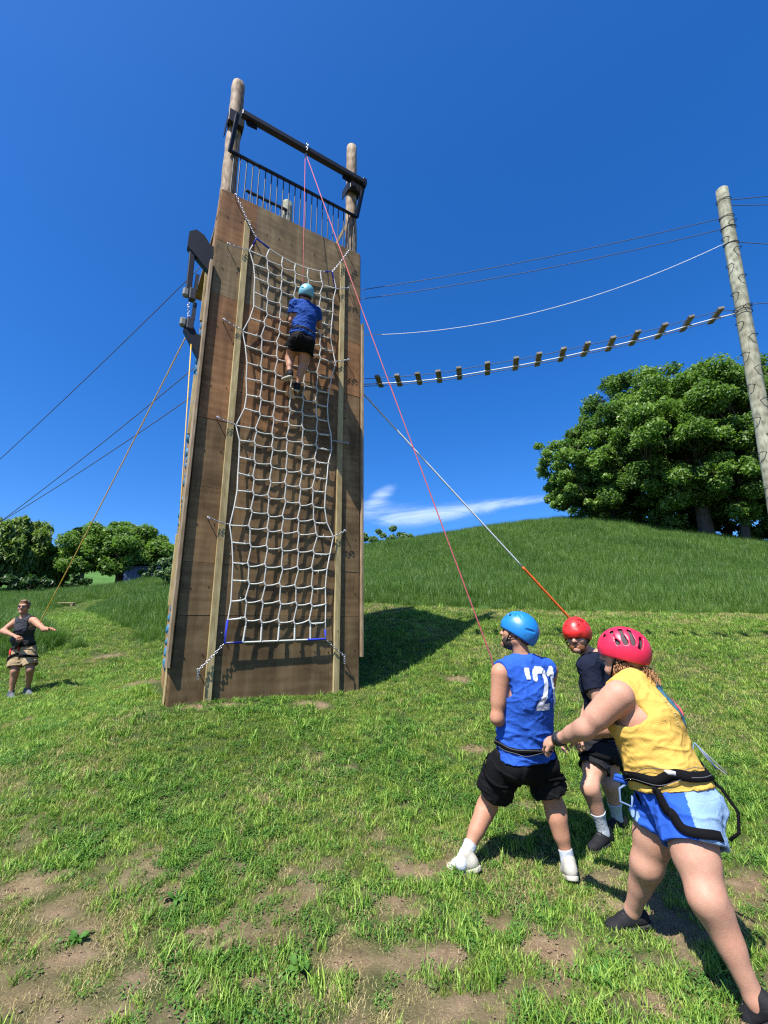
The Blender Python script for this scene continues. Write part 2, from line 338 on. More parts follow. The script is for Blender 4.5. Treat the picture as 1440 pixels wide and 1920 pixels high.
def leaf_mat(name, stops, big=0.6, trans=0.35, rough=0.5, spec=0.25, isl=0.42):
    t = NT(name); g = t.geo(); oi = t.n('ShaderNodeObjectInfo')
    gi = t.n('ShaderNodeNewGeometry'); f = t.math('ADD', t.math('ADD', t.math('MULTIPLY', t.noise(g, big, 4, 0.6), 0.75), t.math('MULTIPLY', oi.outputs['Random'], 0.22)), t.math('MULTIPLY', t.math('SUBTRACT', gi.outputs['Random Per Island'], 0.4), isl))
    c = t.ramp(f, stops); m = t.fin(c, rough, spec)
    tr = t.n('ShaderNodeBsdfTranslucent'); t.L.new(t.mix(1.0, c, (1.0, 1.25, 0.5), 'MULTIPLY'), tr.inputs[0]); mx = t.n('ShaderNodeMixShader'); mx.inputs[0].default_value = trans
    t.L.new(t.b.outputs[0], mx.inputs[1]); t.L.new(tr.outputs[0], mx.inputs[2]); t.L.new(mx.outputs[0], t.out.inputs[0]); return m
M_LAWN = leaf_mat('lawn_blade', [(0.25, (0.085, 0.145, 0.017)), (0.46, (0.185, 0.265, 0.034)), (0.64, (0.29, 0.39, 0.065)), (0.82, (0.48, 0.48, 0.17))], 0.9, 0.24)
M_LUSH = leaf_mat('lush_blade', [(0.25, (0.065, 0.155, 0.018)), (0.5, (0.15, 0.28, 0.035)), (0.8, (0.32, 0.44, 0.08))], 1.5, 0.24)
M_CLOV = leaf_mat('clover_leaf', [(0.3, (0.055, 0.145, 0.022)), (0.7, (0.11, 0.24, 0.04))], 1.5)
M_DRY = leaf_mat('dry_blade', [(0.3, (0.29, 0.25, 0.085)), (0.6, (0.45, 0.38, 0.17)), (0.8, (0.60, 0.50, 0.27))], 1.5, 0.25)
M_FIELD = leaf_mat('field_blade', [(0.25, (0.046, 0.112, 0.017)), (0.55, (0.090, 0.180, 0.027)), (0.85, (0.17, 0.265, 0.047))], 0.25, 0.3, 0.42, 0.35)
def grass_stuff(name, srcs, P, idx, scl, rot, label, cat):
    src = bpy.data.collections.new(name+'_source')
    for i, o in enumerate(srcs): o.name = '%s_tuft_%02d' % (name, i); src.objects.link(o)
    me = bpy.data.meshes.new(name); me.vertices.add(len(P)); me.vertices.foreach_set('co', np.asarray(P, np.float32).ravel())
    for nm, ty, val in (('idx', 'INT', np.asarray(idx, np.int32)), ('scl', 'FLOAT', np.asarray(scl, np.float32))):
        a = me.attributes.new(nm, ty, 'POINT'); a.data.foreach_set('value', val)
    a = me.attributes.new('rot', 'FLOAT_VECTOR', 'POINT'); a.data.foreach_set('vector', np.asarray(rot, np.float32).ravel())
    ng = bpy.data.node_groups.new(name, 'GeometryNodeTree')
    ng.interface.new_socket('Geometry', in_out='INPUT', socket_type='NodeSocketGeometry'); ng.interface.new_socket('Geometry', in_out='OUTPUT', socket_type='NodeSocketGeometry')
    N = ng.nodes; gi = N.new('NodeGroupInput'); go = N.new('NodeGroupOutput'); iop = N.new('GeometryNodeInstanceOnPoints'); ci = N.new('GeometryNodeCollectionInfo')
    ci.inputs['Collection'].default_value = src; ci.inputs['Separate Children'].default_value = True; ci.inputs['Reset Children'].default_value = True
    def na(nm, ty):
        x = N.new('GeometryNodeInputNamedAttribute'); x.data_type = ty; x.inputs['Name'].default_value = nm; return next(s for s in x.outputs if s.name == 'Attribute' and s.enabled)
    L = ng.links; mtp = N.new('GeometryNodeMeshToPoints'); L.new(gi.outputs[0], mtp.inputs[0]); L.new(mtp.outputs[0], iop.inputs['Points']); L.new(ci.outputs[0], iop.inputs['Instance'])
    iop.inputs['Pick Instance'].default_value = True; L.new(na('idx', 'INT'), iop.inputs['Instance Index']); L.new(na('rot', 'FLOAT_VECTOR'), iop.inputs['Rotation']); L.new(na('scl', 'FLOAT'), iop.inputs['Scale'])
    L.new(iop.outputs[0], go.inputs[0]); o = link(name, me); md = o.modifiers.new('tufts', 'NODES'); md.node_group = ng
    return tag(o, label, cat, kind='stuff')
def scatter(y0, y1, dens, spread=0.93, extra=2.0):
    """points over the ground the view can reach, dens per square metre at distance y"""
    out = []; ys = np.linspace(y0, y1, max(2, int((y1-y0)/max(0.5, (y1-y0)/60)))+1)
    for a, b in zip(ys[:-1], ys[1:]):
        w = spread*b+extra; n = int(dens((a+b)/2)*(b-a)*2*w); out.append(np.stack([RNG.uniform(-w, w, n), RNG.uniform(a, b, n)], 1))
    return np.concatenate(out)
def make_grass():
    # mown lawn
    lawn = [blade_mesh('t', M_LAWN, 36, .055, .012, .034, .0036, 1.0, 2) for _ in range(4)] + [blade_mesh('t', M_LUSH, 26, .05, .02, .052, .0048, 1.1, 3) for _ in range(3)] \
         + [leafy_mesh('t', M_CLOV, 30, .055, .018, .010, .004, .03) for _ in range(2)] + [blade_mesh('t', M_DRY, 22, .06, .008, .030, .0034, 1.8, 2) for _ in range(2)] + [blade_mesh('t', M_LUSH, 20, .04, .045, .10, .007, 1.1, 3) for _ in range(2)] + [blade_mesh('t', M_DRY, 18, .07, .003, .010, .0032, 7.0, 2, 0.2) for _ in range(2)] + [clod_mesh(k) for k in range(2)]
    q = scatter(1.6, 30.0, lambda y: 1050*min(1, (4.0/y)**1.6), 0.95, 1.6); x, y = q[:, 0], q[:, 1]
    f = field(x, y); t = turf(x, y); r = RNG.random(len(x)); inside = ((np.stack([x, y], 1)-TP0)@TD); dep = ((np.stack([x, y], 1)-TP0)@TN)
    keep = (f < 0.05) & (r < np.clip(t*1.0+.16, 0.46, 1)) & ~((inside > -0.03) & (inside < 2.47) & (dep < 0.03) & (dep > -2.5))
    x, y, t, f = x[keep], y[keep], t[keep], f[keep]; n = len(x); r = RNG.random(n)
    patch = n2(x, y, 2.3, 3, 11.0); dryp = n2(x, y, 1.1, 4, 12.0)
    near = np.clip((5.2-y)/2.0, 0, 1); edge = np.clip(1+f/1.8, 0, 1)*(x > -1)
    leftdry = np.clip((-0.2-x)/1.2, 0, 1)*np.clip((5.0-y)/1.0, 0, 1)
    pdry = np.clip(0.08 + near*0.27 + (dryp-0.52)*(1.6+3.2*near) + edge*0.55 + leftdry*0.30 + np.clip((x-0.3)/2, 0, 1)*np.clip((y-4.3)/2, 0, 1)*0.24 + (1-t)*0.35, 0.02, 0.8)
    plush = np.clip((patch-0.42)*2.2, 0.05, 0.7)
    near2 = np.clip((4.4-y)/1.2, 0, 1); plush = np.clip(plush+near2*.35, 0, .9); idx = RNG.integers(0, 4, n); idx = np.where(r < plush, RNG.integers(4, 7, n), idx); r2 = RNG.random(n); idx = np.where((r2 < 0.16+0.28*(patch > .58)*(y < 6)), RNG.integers(7, 9, n), idx)
    idx = np.where(RNG.random(n) < pdry, RNG.integers(9, 11, n), idx); idx = np.where((RNG.random(n) < 0.018+0.22*np.clip(patch-.45, 0, 1)*near), RNG.integers(11, 13, n), idx)
    idx = np.where((t < .45) & (RNG.random(n) < .64), np.where(RNG.random(n) < .28, RNG.integers(15, 17, n), RNG.integers(13, 15, n)), idx); idx = np.where(RNG.random(n) < .05+.06*near, RNG.integers(13, 15, n), idx)
    scl = RNG.uniform(0.7, 1.3, n)*np.clip((y/4.5)**0.45, 0.9, 1.7)*(0.66+0.28*t)
    rot = np.stack([RNG.normal(0, .12, n), RNG.normal(0, .12, n), RNG.uniform(0, 6.28, n)], 1)
    grass_stuff('lawn_grass', lawn, np.stack([x, y, gz(x, y)-0.004], 1), idx, scl, rot, 'short mown green lawn grass with straw coloured patches round the tower', 'grass')
    # tall field grass on the slope and beside the path
    fld = [blade_mesh('t', M_FIELD, 84, .21, .26, .50, .0072, .55, 3, 1.2) for _ in range(5)] + [blade_mesh('t', M_FIELD, 50, .22, .34, .60, .007, .35, 3, 1.0)]
    q = scatter(9.0, 46.0, lambda y: 50*min(1, (12.0/y)**0.9), 0.95, 2.0); x, y = q[:, 0], q[:, 1]; keep = field(x, y) > 0; x, y = x[keep], y[keep]; n = len(x); f = field(x, y)
    scl = RNG.uniform(.75, 1.2, n)*np.clip(0.45+f*0.5, 0.45, 1.0)*np.clip((y/14)**0.22, 1, 1.3)*(0.8+0.45*n2(x, y, 0.5, 3, 21.0)); 
    scl = np.where((x < -6) & (y < 15), scl*1.35, scl)
    rot = np.stack([RNG.normal(0, .10, n)+.10, RNG.normal(0, .10, n)+.12, RNG.uniform(0, 6.28, n)], 1)
    grass_stuff('field_grass', fld, np.stack([x, y, gz(x, y)-0.03], 1), RNG.integers(0, 6, n), scl, rot, 'tall dark green uncut grass covering the slope beyond the lawn', 'tall grass')
make_grass()

# ------------------------------------------------------------------ trees
def bark_mat(name, c0, c1):
    t = NT(name); v = t.coord('Object', (1, 1, 0.25)); n = t.noise(v, 9, 7, 0.7); t.bump(n, 0.9, 0.06); return t.fin(t.ramp(n, [(0.3, c0), (0.7, c1)]), 0.9, 0.15)
M_BARK = bark_mat('oak_bark', (0.035, 0.028, 0.02), (0.11, 0.09, 0.07))
def foliage(name, dark, light, trans=0.3, sc=0.5): return leaf_mat(name, [(0.28, dark), (0.55, tuple((a+b)/2 for a, b in zip(dark, light))), (0.8, light)], sc, trans, 0.45, 0.3)
M_OAK = foliage('oak_foliage', (0.075, 0.15, 0.026), (0.21, 0.32, 0.065), .42)
M_OAK2 = foliage('oak_foliage_deep', (0.065, 0.13, 0.026), (0.18, 0.28, 0.06), .42)
M_WILLOW = foliage('willow_foliage', (0.085, 0.145, 0.032), (0.22, 0.29, 0.075), .4)
M_PALE = foliage('grey_green_foliage', (0.10, 0.165, 0.07), (0.22, 0.31, 0.14))
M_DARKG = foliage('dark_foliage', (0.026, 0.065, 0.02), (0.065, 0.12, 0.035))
def tree(name, base, trunk_r, cc, cr, nblob, nleaf, leaf, mat, label, cat='tree', group=None, seed=1, droop=0.0, low=-0.75, blob=0.30, limbs=7, bark=None):
    rs = np.random.default_rng(seed); base = np.array(base, float); root = empty(name, base, 0, label, cat, group)
    cc = np.array(cc, float); cr = np.array(cr, float); B = []
    while len(B) < nblob:
        d = rs.normal(size=3); d /= np.linalg.norm(d)
        if d[2] < low: continue
        q = cc + d*cr*(rs.uniform(0.35, 1.0)**0.5)*(0.76+0.46*vnoise(d[None]*2.6+seed*7.7)[0])
        rad = blob*cr.mean()*rs.uniform(0.6, 1.25)*0.62
        B.append((q, rad))
    # limbs
    mb = MB(); top = np.array([cc[0]*0.55, cc[1]*0.55, cc[2]+cr[2]*0.25]); T = [np.array([0, 0, -0.3]), np.array([0.02, 0, 0.25])] + [top*t + np.array([rs.normal(0, .10), rs.normal(0, .10), 0])*t for t in (0.3, 0.5, 0.7, 0.85, 1.0)]
    mb.tube(T, [trunk_r*1.5, trunk_r*1.1, trunk_r*.95, trunk_r*.82, trunk_r*.6, trunk_r*.4, trunk_r*.16], 9); tips = []
    order = sorted(range(nblob), key=lambda i: -np.linalg.norm((B[i][0]-cc)/cr))[:nblob//2]; rs.shuffle(order)
    for i in order[:limbs]:
        e = B[i][0]; s = top*rs.uniform(0.28, 0.8); m = (s+e)/2 + np.array([0, 0, 0.10*np.linalg.norm(e-s)])+rs.normal(0, .15, 3); P = [s*(1-t)**2+2*m*t*(1-t)+e*t*t for t in np.linspace(0, 1, 7)]
        mb.tube(P, list(np.linspace(trunk_r*.42, trunk_r*.06, 7)), 6); tips += P[2:]
    tips = np.array(tips+T[3:])
    for q, rad in B:
        j = np.argmin(np.linalg.norm(tips-q, axis=1)); s = tips[j]; m = (s+q)/2+rs.normal(0, .12, 3); mb.tube([s, m, q], [trunk_r*.12, trunk_r*.08, trunk_r*.03], 4)
    mb.build('trunk', bark or M_BARK, root)
    # leaves
    cnt = rs.multinomial(nleaf, np.array([b[1]**2 for b in B])/sum(b[1]**2 for b in B)); C = []; Nn = []
    for (q, rad), k in zip(B, cnt):
        d = rs.normal(size=(k, 3)); d /= np.linalg.norm(d, axis=1)[:, None]; d[:, 2] = np.abs(d[:, 2])*np.where(rs.random(k) < .7, 1, -.7)
        rr = rad*(rs.random(k)**0.42)*(0.75+0.6*vnoise(d*2.7+q)); p = q + d*rr[:, None]*np.array([1.1, 1.1, 0.9])
        if droop: p[:, 2] -= rs.random(k)**1.6*droop
        C.append(p); nn = d*0.6+rs.normal(0, .7, (k, 3))+np.array([0, 0, .35]); Nn.append(nn/np.linalg.norm(nn, axis=1)[:, None])
    C = np.concatenate(C); Nn = np.concatenate(Nn); k = len(C); a = rs.normal(size=(k, 3))
    if droop: a = a*0.35+np.array([0, 0, -1.0])
    t1 = np.cross(Nn, a); t1 /= np.linalg.norm(t1, axis=1)[:, None]; t2 = np.cross(Nn, t1); sz = leaf*rs.uniform(.6, 1.35, k)[:, None]; asp = 0.55 if not droop else 0.3
    V = np.stack([C-t2*sz, C+t1*sz*asp+Nn*sz*.18, C+t2*sz, C-t1*sz*asp+Nn*sz*.18], 1).reshape(-1, 3); F = np.arange(4*k).reshape(-1, 4)
    mesh_np('crown', V, F, mat, root, smooth=False); return root
def gp(px, py, Y):
    """ground point straight below a place of the photograph, at distance Y"""
    p = at(px, py, Y); return np.array([p[0], p[1], gz1(p[0], p[1])])
def make_trees():
    G = 'oaks in the grove on the hill'
    specs = [  # px of trunk, Y, trunk r, crown centre (rel), crown radii, blobs, leaves, seed, label
        (1165, 37, .30, (-2.0, 0, 4.6), (4.4, 4.2, 4.4), 100, 17000, 11, 'leftmost oak of the grove, low crown reaching out over the crest of the hill'),
        (1240, 35, .34, (-1.2, 0, 6.8), (4.9, 4.6, 6.2), 130, 26000, 12, 'tall oak of the grove with rounded top left of the big trunk'),
        (1325, 31.5, .46, (0.1, 0, 7.9), (5.2, 5.0, 6.6), 160, 32000, 13, 'tallest oak of the grove with the thick dark trunk in front'),
        (1395, 30.5, .27, (1.3, 0, 7.2), (4.2, 4.2, 6.0), 120, 22000, 14, 'oak with a slim trunk under the grove, just left of the pole'),
        (1285, 39, .34, (0.5, 0, 8.0), (5.2, 5, 6.8), 110, 18000, 15, 'oak at the back of the grove showing between the front trunks'),
        (1480, 33, .36, (0.6, 0, 8.6), (5.5, 5.0, 7.0), 140, 22000, 16, 'oak behind the wooden pole at the right edge'),
        (1205, 41, .28, (-1.2, 0, 4.8), (4.4, 4.4, 4.4), 70, 12000, 17, 'small oak at the back left of the grove'),
        (1365, 36, .24, (0.4, 0, 6.0), (4.2, 4.0, 5.4), 90, 15000, 18, 'oak with a bare thin trunk deep inside the grove')]
    for px, Y, tr, cc, cr, nb, nl, sd, lab in specs:
        b = gp(px, 1000, Y); tree('oak_tree', b, tr, cc, cr, int(nb*1.7), int(nl*2.9), 0.125, M_OAK if sd % 2 else M_OAK2, lab, 'oak tree', G, sd, limbs=11, blob=.215, low=-.97)
    b = gp(222, 1100, 43); tree('broad_oak', b, .42, (0, 0, 3.3), (4.6, 4.6, 3.4), 140, 70000, .13, M_OAK, 'broad round topped oak in the meadow left of the tower', 'oak tree', None, 21, low=-.5)
    b = gp(150, 1100, 56); tree('dark_pine', b, .30, (0, 0, 6.6), (2.6, 2.6, 3.3), 40, 26000, .14, M_DARKG, 'dark tree with an open crown rising behind the broad oak', 'tree', None, 22, low=-.9, blob=.36)
    b = gp(225, 1100, 58); tree('pale_tree', b, .30, (0, 0, 6.2), (3.6, 3.4, 3.4), 50, 30000, .14, M_PALE, 'pale grey green tree showing above the broad oak', 'tree', None, 23, low=-.7)
    b = gp(22, 1105, 40); tree('willow_tree', b, .36, (0, 0, 3.7), (2.9, 2.9, 3.3), 60, 17000, .30, M_WILLOW, 'yellowish willow with hanging twigs at the left edge', 'willow', None, 24, droop=1.7, low=-.5)
    b = gp(75, 1105, 42); tree('leafy_tree', b, .30, (0, 0, 2.5), (2.1, 2.1, 2.4), 45, 24000, .13, M_OAK2, 'small dark leafy tree between the willow and the broad oak', 'tree', None, 25, low=-.8)
    b = gp(-45, 1105, 44); tree('leafy_tree', b, .34, (0, 0, 4.6), (4.0, 3.6, 3.6), 50, 24000, .14, M_OAK, 'leafy tree behind the willow, cut off by the left edge', 'tree', None, 26, low=-.7)
    for i, (px, Y, w, h, sd, lab) in enumerate([(330, 30, 1.1, 1.3, 31, 'light green shrub showing beside the left wall of the tower'), (120, 48, 2.6, 1.3, 32, 'dark low bush under the trees left of the broad oak'), (60, 34, 2.0, .8, 33, 'low scrub in front of the willow'),
                                                 (292, 40, 1.6, .8, 34, 'dark scrub at the foot of the broad oak, on its right')]):
        b = gp(px, 1100, Y); tree('shrub', b, .06, (0, 0, h*.9), (w, w, h), 22, 4200, .15, M_PALE if i == 0 else M_DARKG, lab, 'shrub', None, sd, low=-.9)
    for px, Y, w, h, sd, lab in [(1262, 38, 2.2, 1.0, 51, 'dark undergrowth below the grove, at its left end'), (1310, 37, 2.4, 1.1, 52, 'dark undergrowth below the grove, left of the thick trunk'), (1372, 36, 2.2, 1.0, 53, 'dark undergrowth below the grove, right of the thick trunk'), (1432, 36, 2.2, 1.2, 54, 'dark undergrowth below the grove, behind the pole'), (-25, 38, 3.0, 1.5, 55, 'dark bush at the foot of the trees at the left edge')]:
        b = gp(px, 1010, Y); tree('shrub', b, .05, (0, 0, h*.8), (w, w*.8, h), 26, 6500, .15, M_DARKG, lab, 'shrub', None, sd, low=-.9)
    for px, Y, w, h, sd, lab in [(700, 75, 3.0, 1.9, 41, 'grey green tree top peeping over the hill right beside the tower'), (742, 78, 3.2, 2.0, 42, 'grey green tree top peeping over the hill, middle of three'), (770, 80, 2.0, 1.4, 43, 'small grey green tree top over the hill, farthest from the tower')]:
        p = at(px, 1016, Y); b = gp(px, 1016, Y); H = p[2]-b[2]; tree('distant_tree', b, .3, (0, 0, H), (w, w, h), 24, 4500, .28, M_PALE, lab, 'tree', None, sd, low=-.9)
make_trees()

# ------------------------------------------------------------------ climbing tower
def wood_mat(name, c0, c1, c2, grain=(1.0, 1.0, 9.0), sc=3.0, rough=0.75, use_col=False, bump=0.35, det=6):
    t = NT(name); v = t.coord('Object', grain); oi = t.n('ShaderNodeObjectInfo')
    off = t.n('ShaderNodeVectorMath'); off.operation = 'ADD'; t.L.new(v, off.inputs[0]); cb = t.n('ShaderNodeCombineXYZ'); r = t.math('MULTIPLY', oi.outputs['Random'], 37.0)
    for i in range(3): t.L.new(r, cb.inputs[i])
    t.L.new(cb.outputs[0], off.inputs[1]); v2 = off.outputs[0]
    a = t.noise(v2, sc, det, 0.55, 1.6); w = t.n('ShaderNodeTexWave'); w.wave_type = 'BANDS'; w.bands_direction = 'Z'; t.set(w, 'Scale', sc*0.55); t.set(w, 'Distortion', 9.0); t.set(w, 'Detail', 4.0); t.set(w, 'Detail Scale', 0.7); t.L.new(v2, w.inputs[0])
    f = t.math('ADD', t.math('MULTIPLY', a, 0.86), t.math('MULTIPLY', w.outputs['Fac'], 0.14))
    c = t.ramp(f, [(0.25, c0), (0.5, c1), (0.78, c2)])
    if use_col:
        c = t.mix(1.0, c, oi.outputs['Color'], 'MULTIPLY'); bl = t.ramp(t.noise(t.coord('Object', (1.2, 1.2, 1.0)), 1.9, 5, 0.62, 0.8), [(0.34, (0.58, 0.55, 0.50)), (0.5, (0.95, 0.93, 0.9)), (0.68, (1.18, 1.14, 1.08))]); c = t.mix(0.9, c, bl, 'MULTIPLY')
    st = t.ramp(t.noise(t.coord('Object', (5.0, 5.0, 0.5)), 1.3, 5, 0.6), [(0.42, (0.62, 0.58, 0.53)), (0.62, (1, 1, 1))]); c = t.mix(0.8, c, st, 'MULTIPLY')
    sp = t.ramp(t.noise(t.coord('Object'), 26, 2, 0.5), [(0.26, (0.3, 0.25, 0.2)), (0.32, (1, 1, 1))]); c = t.mix(0.55, c, sp, 'MULTIPLY')
    t.bump(f, bump, 0.004); return t.fin(c, rough, 0.22)
M_PLY = wood_mat('weathered_plywood', (0.195, 0.135, 0.076), (0.25, 0.18, 0.106), (0.315, 0.238, 0.146), (0.5, 0.5, 2.8), 1.8, use_col=True, bump=0.10, det=5)
M_LUM = wood_mat('treated_lumber', (0.30, 0.235, 0.105), (0.40, 0.32, 0.155), (0.50, 0.42, 0.23), (9.0, 9.0, 0.7), 3.0)
M_LUMG = wood_mat('grey_lumber', (0.20, 0.145, 0.085), (0.30, 0.225, 0.14), (0.41, 0.33, 0.22), (9.0, 9.0, 0.7), 3.0)
M_POLE = wood_mat('weathered_pole', (0.11, 0.08, 0.05), (0.32, 0.245, 0.165), (0.50, 0.41, 0.30), (6.0, 6.0, 0.9), 3.0, bump=0.8)
M_POLEG = wood_mat('greenish_pole', (0.11, 0.115, 0.08), (0.30, 0.31, 0.225), (0.47, 0.47, 0.37), (4.0, 4.0, 1.3), 2.6, bump=0.8)
M_STEEL = plain('black_steel', (0.006, 0.007, 0.010), 0.5, 0.3, 0.0, 0.3, 20, 0.1)
M_GALV = plain('galvanised_steel', (0.42, 0.43, 0.45), 0.42, 0.5, 0.85, 0.25, 40, 0.2)
M_CABLE = plain('steel_cable', (0.07, 0.075, 0.085), 0.6, 0.3, 0.0, 0.2, 60, 0)
M_CABLEB = plain('bright_cable', (0.62, 0.64, 0.66), 0.6, 0.3, 0.0, 0.2, 60, 0)
def rope_mat(name, c, c2=None, sc=60, dark=0.72):
    t = NT(name); v = t.coord('Object'); n = t.noise(v, sc, 3, 0.6)
    w = t.ramp(t.noise(v, 3.0, 3), [(0.35, (0, 0, 0)), (0.65, (1, 1, 1))]); a = t.ramp(n, [(0.35, tuple(x*dark for x in c)), (0.6, c)])
    if c2: a = t.mix(w, a, c2)
    t.bump(n, 0.7, 0.006); return t.fin(a, 0.85, 0.15)
M_ROPEW = rope_mat('white_rope', (0.60, 0.60, 0.55), (0.46, 0.46, 0.41), 90)
M_ROPEB = rope_mat('blue_rope_binding', (0.015, 0.03, 0.30), (0.03, 0.05, 0.42), 60)
M_ROPEP = rope_mat('pink_rope', (0.50, 0.10, 0.10), (0.34, 0.10, 0.11), 50)
M_ROPEY = rope_mat('yellow_rope', (0.72, 0.44, 0.05), (0.60, 0.42, 0.14), 30)
M_ROPEO = plain('orange_sleeve', (0.80, 0.13, 0.02), 0.5, 0.4, 0, 0.15, 12, 0.1)
M_HOLD = plain('blue_resin', (0.03, 0.13, 0.22), 0.55, 0.4, 0, 0.25, 15, 0.4)
M_BLK = plain('black_plastic', (0.02, 0.021, 0.024), 0.5, 0.4, 0, 0.3, 25, 0.1)
TR = empty('climbing_tower', (TP0[0], TP0[1], ZB), atan2(TD[1], TD[0]), 'tall plywood climbing tower with a railed deck, log posts and steel top beam', 'climbing tower')
W = 2.44; HT = 7.44; LWA = -radians(4.6)                # the left wall runs back a little inward
def P(name, mb, mat, parent=None): return mb.build(name, mat, parent or TR)
def L(u, off, z): return (u, -off, z)                        # tower's own frame: along the face, out of the face, up
def MB_dots(pts):
    m = MB()
    for u, z in pts: m.tube([(u, .001, z), (u, -.0075, z)], .0085, 6)
    return m
def make_tower():
    # plywood sheets, each its own piece with a joint and its own tone
    rows = [0, 0.98, 1.62, 2.60, 3.56, 4.53, 5.53, 6.47, HT]; seams = [(1.98,), (0.93, ), (1.5,), (0.72,), (1.22,), (0.80,), (0.46, 1.9), (0.57,)]
    BR = (0.98, 0.70, 0.50); GY = (0.84, 0.86, 0.76); DK = (0.66, 0.62, 0.52); MD = (0.80, 0.71, 0.57)
    tones = [[DK, DK], [DK, MD], [MD, DK], [MD, MD], [BR, MD], [BR, BR], [GY, GY, MD], [BR, GY]]
    k = 0
    for r in range(8):
        xs = [0.0]+list(seams[r])+[W]
        for i in range(len(xs)-1):
            z0 = rows[r]-(0.12 if r == 0 else 0)+.002; z1 = rows[r+1]-.002; j = 0.0015*((k*7) % 3)
            o = P('plywood_sheet', MB().box((xs[i]+.002, -0.0-j, z0), (xs[i+1]-.002, 0.018-j, z1), .0015), M_PLY); t = tones[r][i]; f = 0.93+0.14*((k*37) % 10)/10; o.color = (t[0]*f, t[1]*f, t[2]*f, 1); k += 1
    DP = 2.44
    for nm, x0, x1 in (('l', -0.019, -0.001), ('r', W+.001, W+.019)):
        for r in range(6):
            for c in range(2):
                o = P('plywood_sheet', MB().box((x0, .020+c*1.22, r*1.24-(.12 if r == 0 else 0)+.002), (x1, .020+(c+1)*1.22-.003, r*1.24+1.236), 0), M_PLY); o.color = (*((1.25, 1.08, .80) if (r+c) % 2 else (1.1, 1.0, .8)), 1); o.rotation_euler.z = LWA if nm == 'l' else 0.0
    for r in range(6):
        o = P('plywood_sheet', MB().box((DP*tan(-LWA), DP, r*1.24-(.12 if r == 0 else 0)+.002), (W, DP+.018, r*1.24+1.236), 0), M_PLY); o.color = (1, .9, .75, 1)
    # cleats on the face, boards along its edges
    def board(name, u0, u1, o0, o1, z0, z1, mat): return P(name, MB().box((u0, -o1, z0), (u1, -o0, z1), .004), mat)
    board('cleat', .375, .462, .0035, .042, -.05, 7.04, M_LUM); board('cleat', 2.035, 2.122, .0035, .042, -.05, 7.03, M_LUM)
    board('edge_board', -.062, -.021, -.10, .062, .39, 6.03, M_LUMG); board('edge_board', W+.021, W+.060, -.10, .040, .42, 5.96, M_LUMG)
    board('corner_post', -.030, -.021, -.24, -.105, -.1, 6.0, M_LUM)
    for z in (1.1, 3.4, 5.2): P('edge_trim', MB().box((-.10, .26, z), (-.021, .30, z+.9), .003), M_LUM).rotation_euler.z = LWA
    # screws and eye bolts on the face
    bolts = [(.16, 6.40), (.20, 5.09), (.24, 3.57), (.24, 2.18), (.28, .36), (.20, 7.36), (2.17, 7.32), (2.18, 6.53), (2.19, 5.12), (2.19, 3.63), (2.16, 2.22), (2.17, .45)]
    for u, z in bolts: P('eye_bolt', MB().tube([L(u, .003, z), L(u, .062, z)], .008, 6).tube([L(u+.016*cos(a), .078, z+.016*sin(a)) for a in np.linspace(0, 2*pi, 9)], .005, 5, False), M_GALV)
    for (u, z) in [(.55, 1.75), (.52, .78), (2.08, .80)]: P('bolt', MB().tube([L(u, .002, z), L(u, .05, z-.01)], .007, 6), M_GALV)
    for z in (.5, 1.3, 2.1, 3.1, 4.05, 5.0, 6.0, 6.95):
        P('screw_row', MB_dots([(u, z+.012*((k*5) % 3)) for k, u in enumerate(np.arange(.12, 2.4, .205))]), M_STEEL)['kind'] = 'stuff'
    # log posts
    def log(u, off, z0, z1, r0, r1, mat=M_POLE, nm='log_post', seed=0):
        rs = random.Random(seed); n = 26; pts = []; rad = []
        for i in range(n):
            t = i/(n-1); pts.append(L(u+rs.uniform(-.006, .006), off+rs.uniform(-.006, .006), z0+(z1-z0)*t)); rad.append((r0+(r1-r0)*t)*rs.uniform(.97, 1.03))
        pts.append(L(u, off, z1+.022)); rad.append(r1*.80); return P(nm, MB().tube(pts, rad, 14), mat)
    log(.112, -.16, 7.0, 9.98, .122, .108, seed=1); log(2.325, -.16, 5.5, 10.12, .118, .10, seed=2); log(1.44, -1.3, 5.5, 9.30, .11, .105, M_POLEG, seed=3)
    log(.50, -2.2, 5.5, 8.0, .12, .11, seed=4); log(2.22, -2.2, 5.5, 8.0, .12, .11, seed=5)
    # steel top beam with its end brackets
    zb = 8.95; P('top_beam', MB().beam(L(.16, .15, zb), L(2.43, .15, zb), .10, .105, bev=.012), M_STEEL)
    for u, s in ((.105, 1), (2.325, -1)):
        P('post_clamp', MB().box((u-.125, -.05, zb-.13), (u+.125, .03, zb+.13), .006).box((u-.13, .03, zb-.10), (u-.118, .30, zb+.10)).box((u+.118, .03, zb-.10), (u+.13, .30, zb+.10)), M_STEEL)
        P('gusset_plate', MB().prism([L(u+s*.13, .10, zb+.055), L(u+s*.13, .10, zb+.15), L(u+s*.17, .10, zb+.15), L(u+s*.30, .10, zb+.055)], (0, -.012, 0)), M_STEEL)
        P('gusset_plate', MB().prism([L(u+s*.13, .10, zb-.055), L(u+s*.32, .10, zb-.055), L(u+s*.32, .10, zb-.11), L(u+s*.16, .10, zb-.13)], (0, -.012, 0)), M_STEEL)
    P('bracket_arm', MB().beam(L(.06, -.02, 8.26), L(.10, .12, 8.92), .055, .05), M_STEEL)
    P('bracket_arm', MB().beam(L(2.37, -.01, 8.26), L(2.44, .13, 8.93), .055, .05).box((2.40, -.19, 8.86), (2.47, -.08, 9.04), .006).tube([L(2.485, .15, 8.95), L(2.485, .15, 9.07)], .014, 6), M_STEEL)
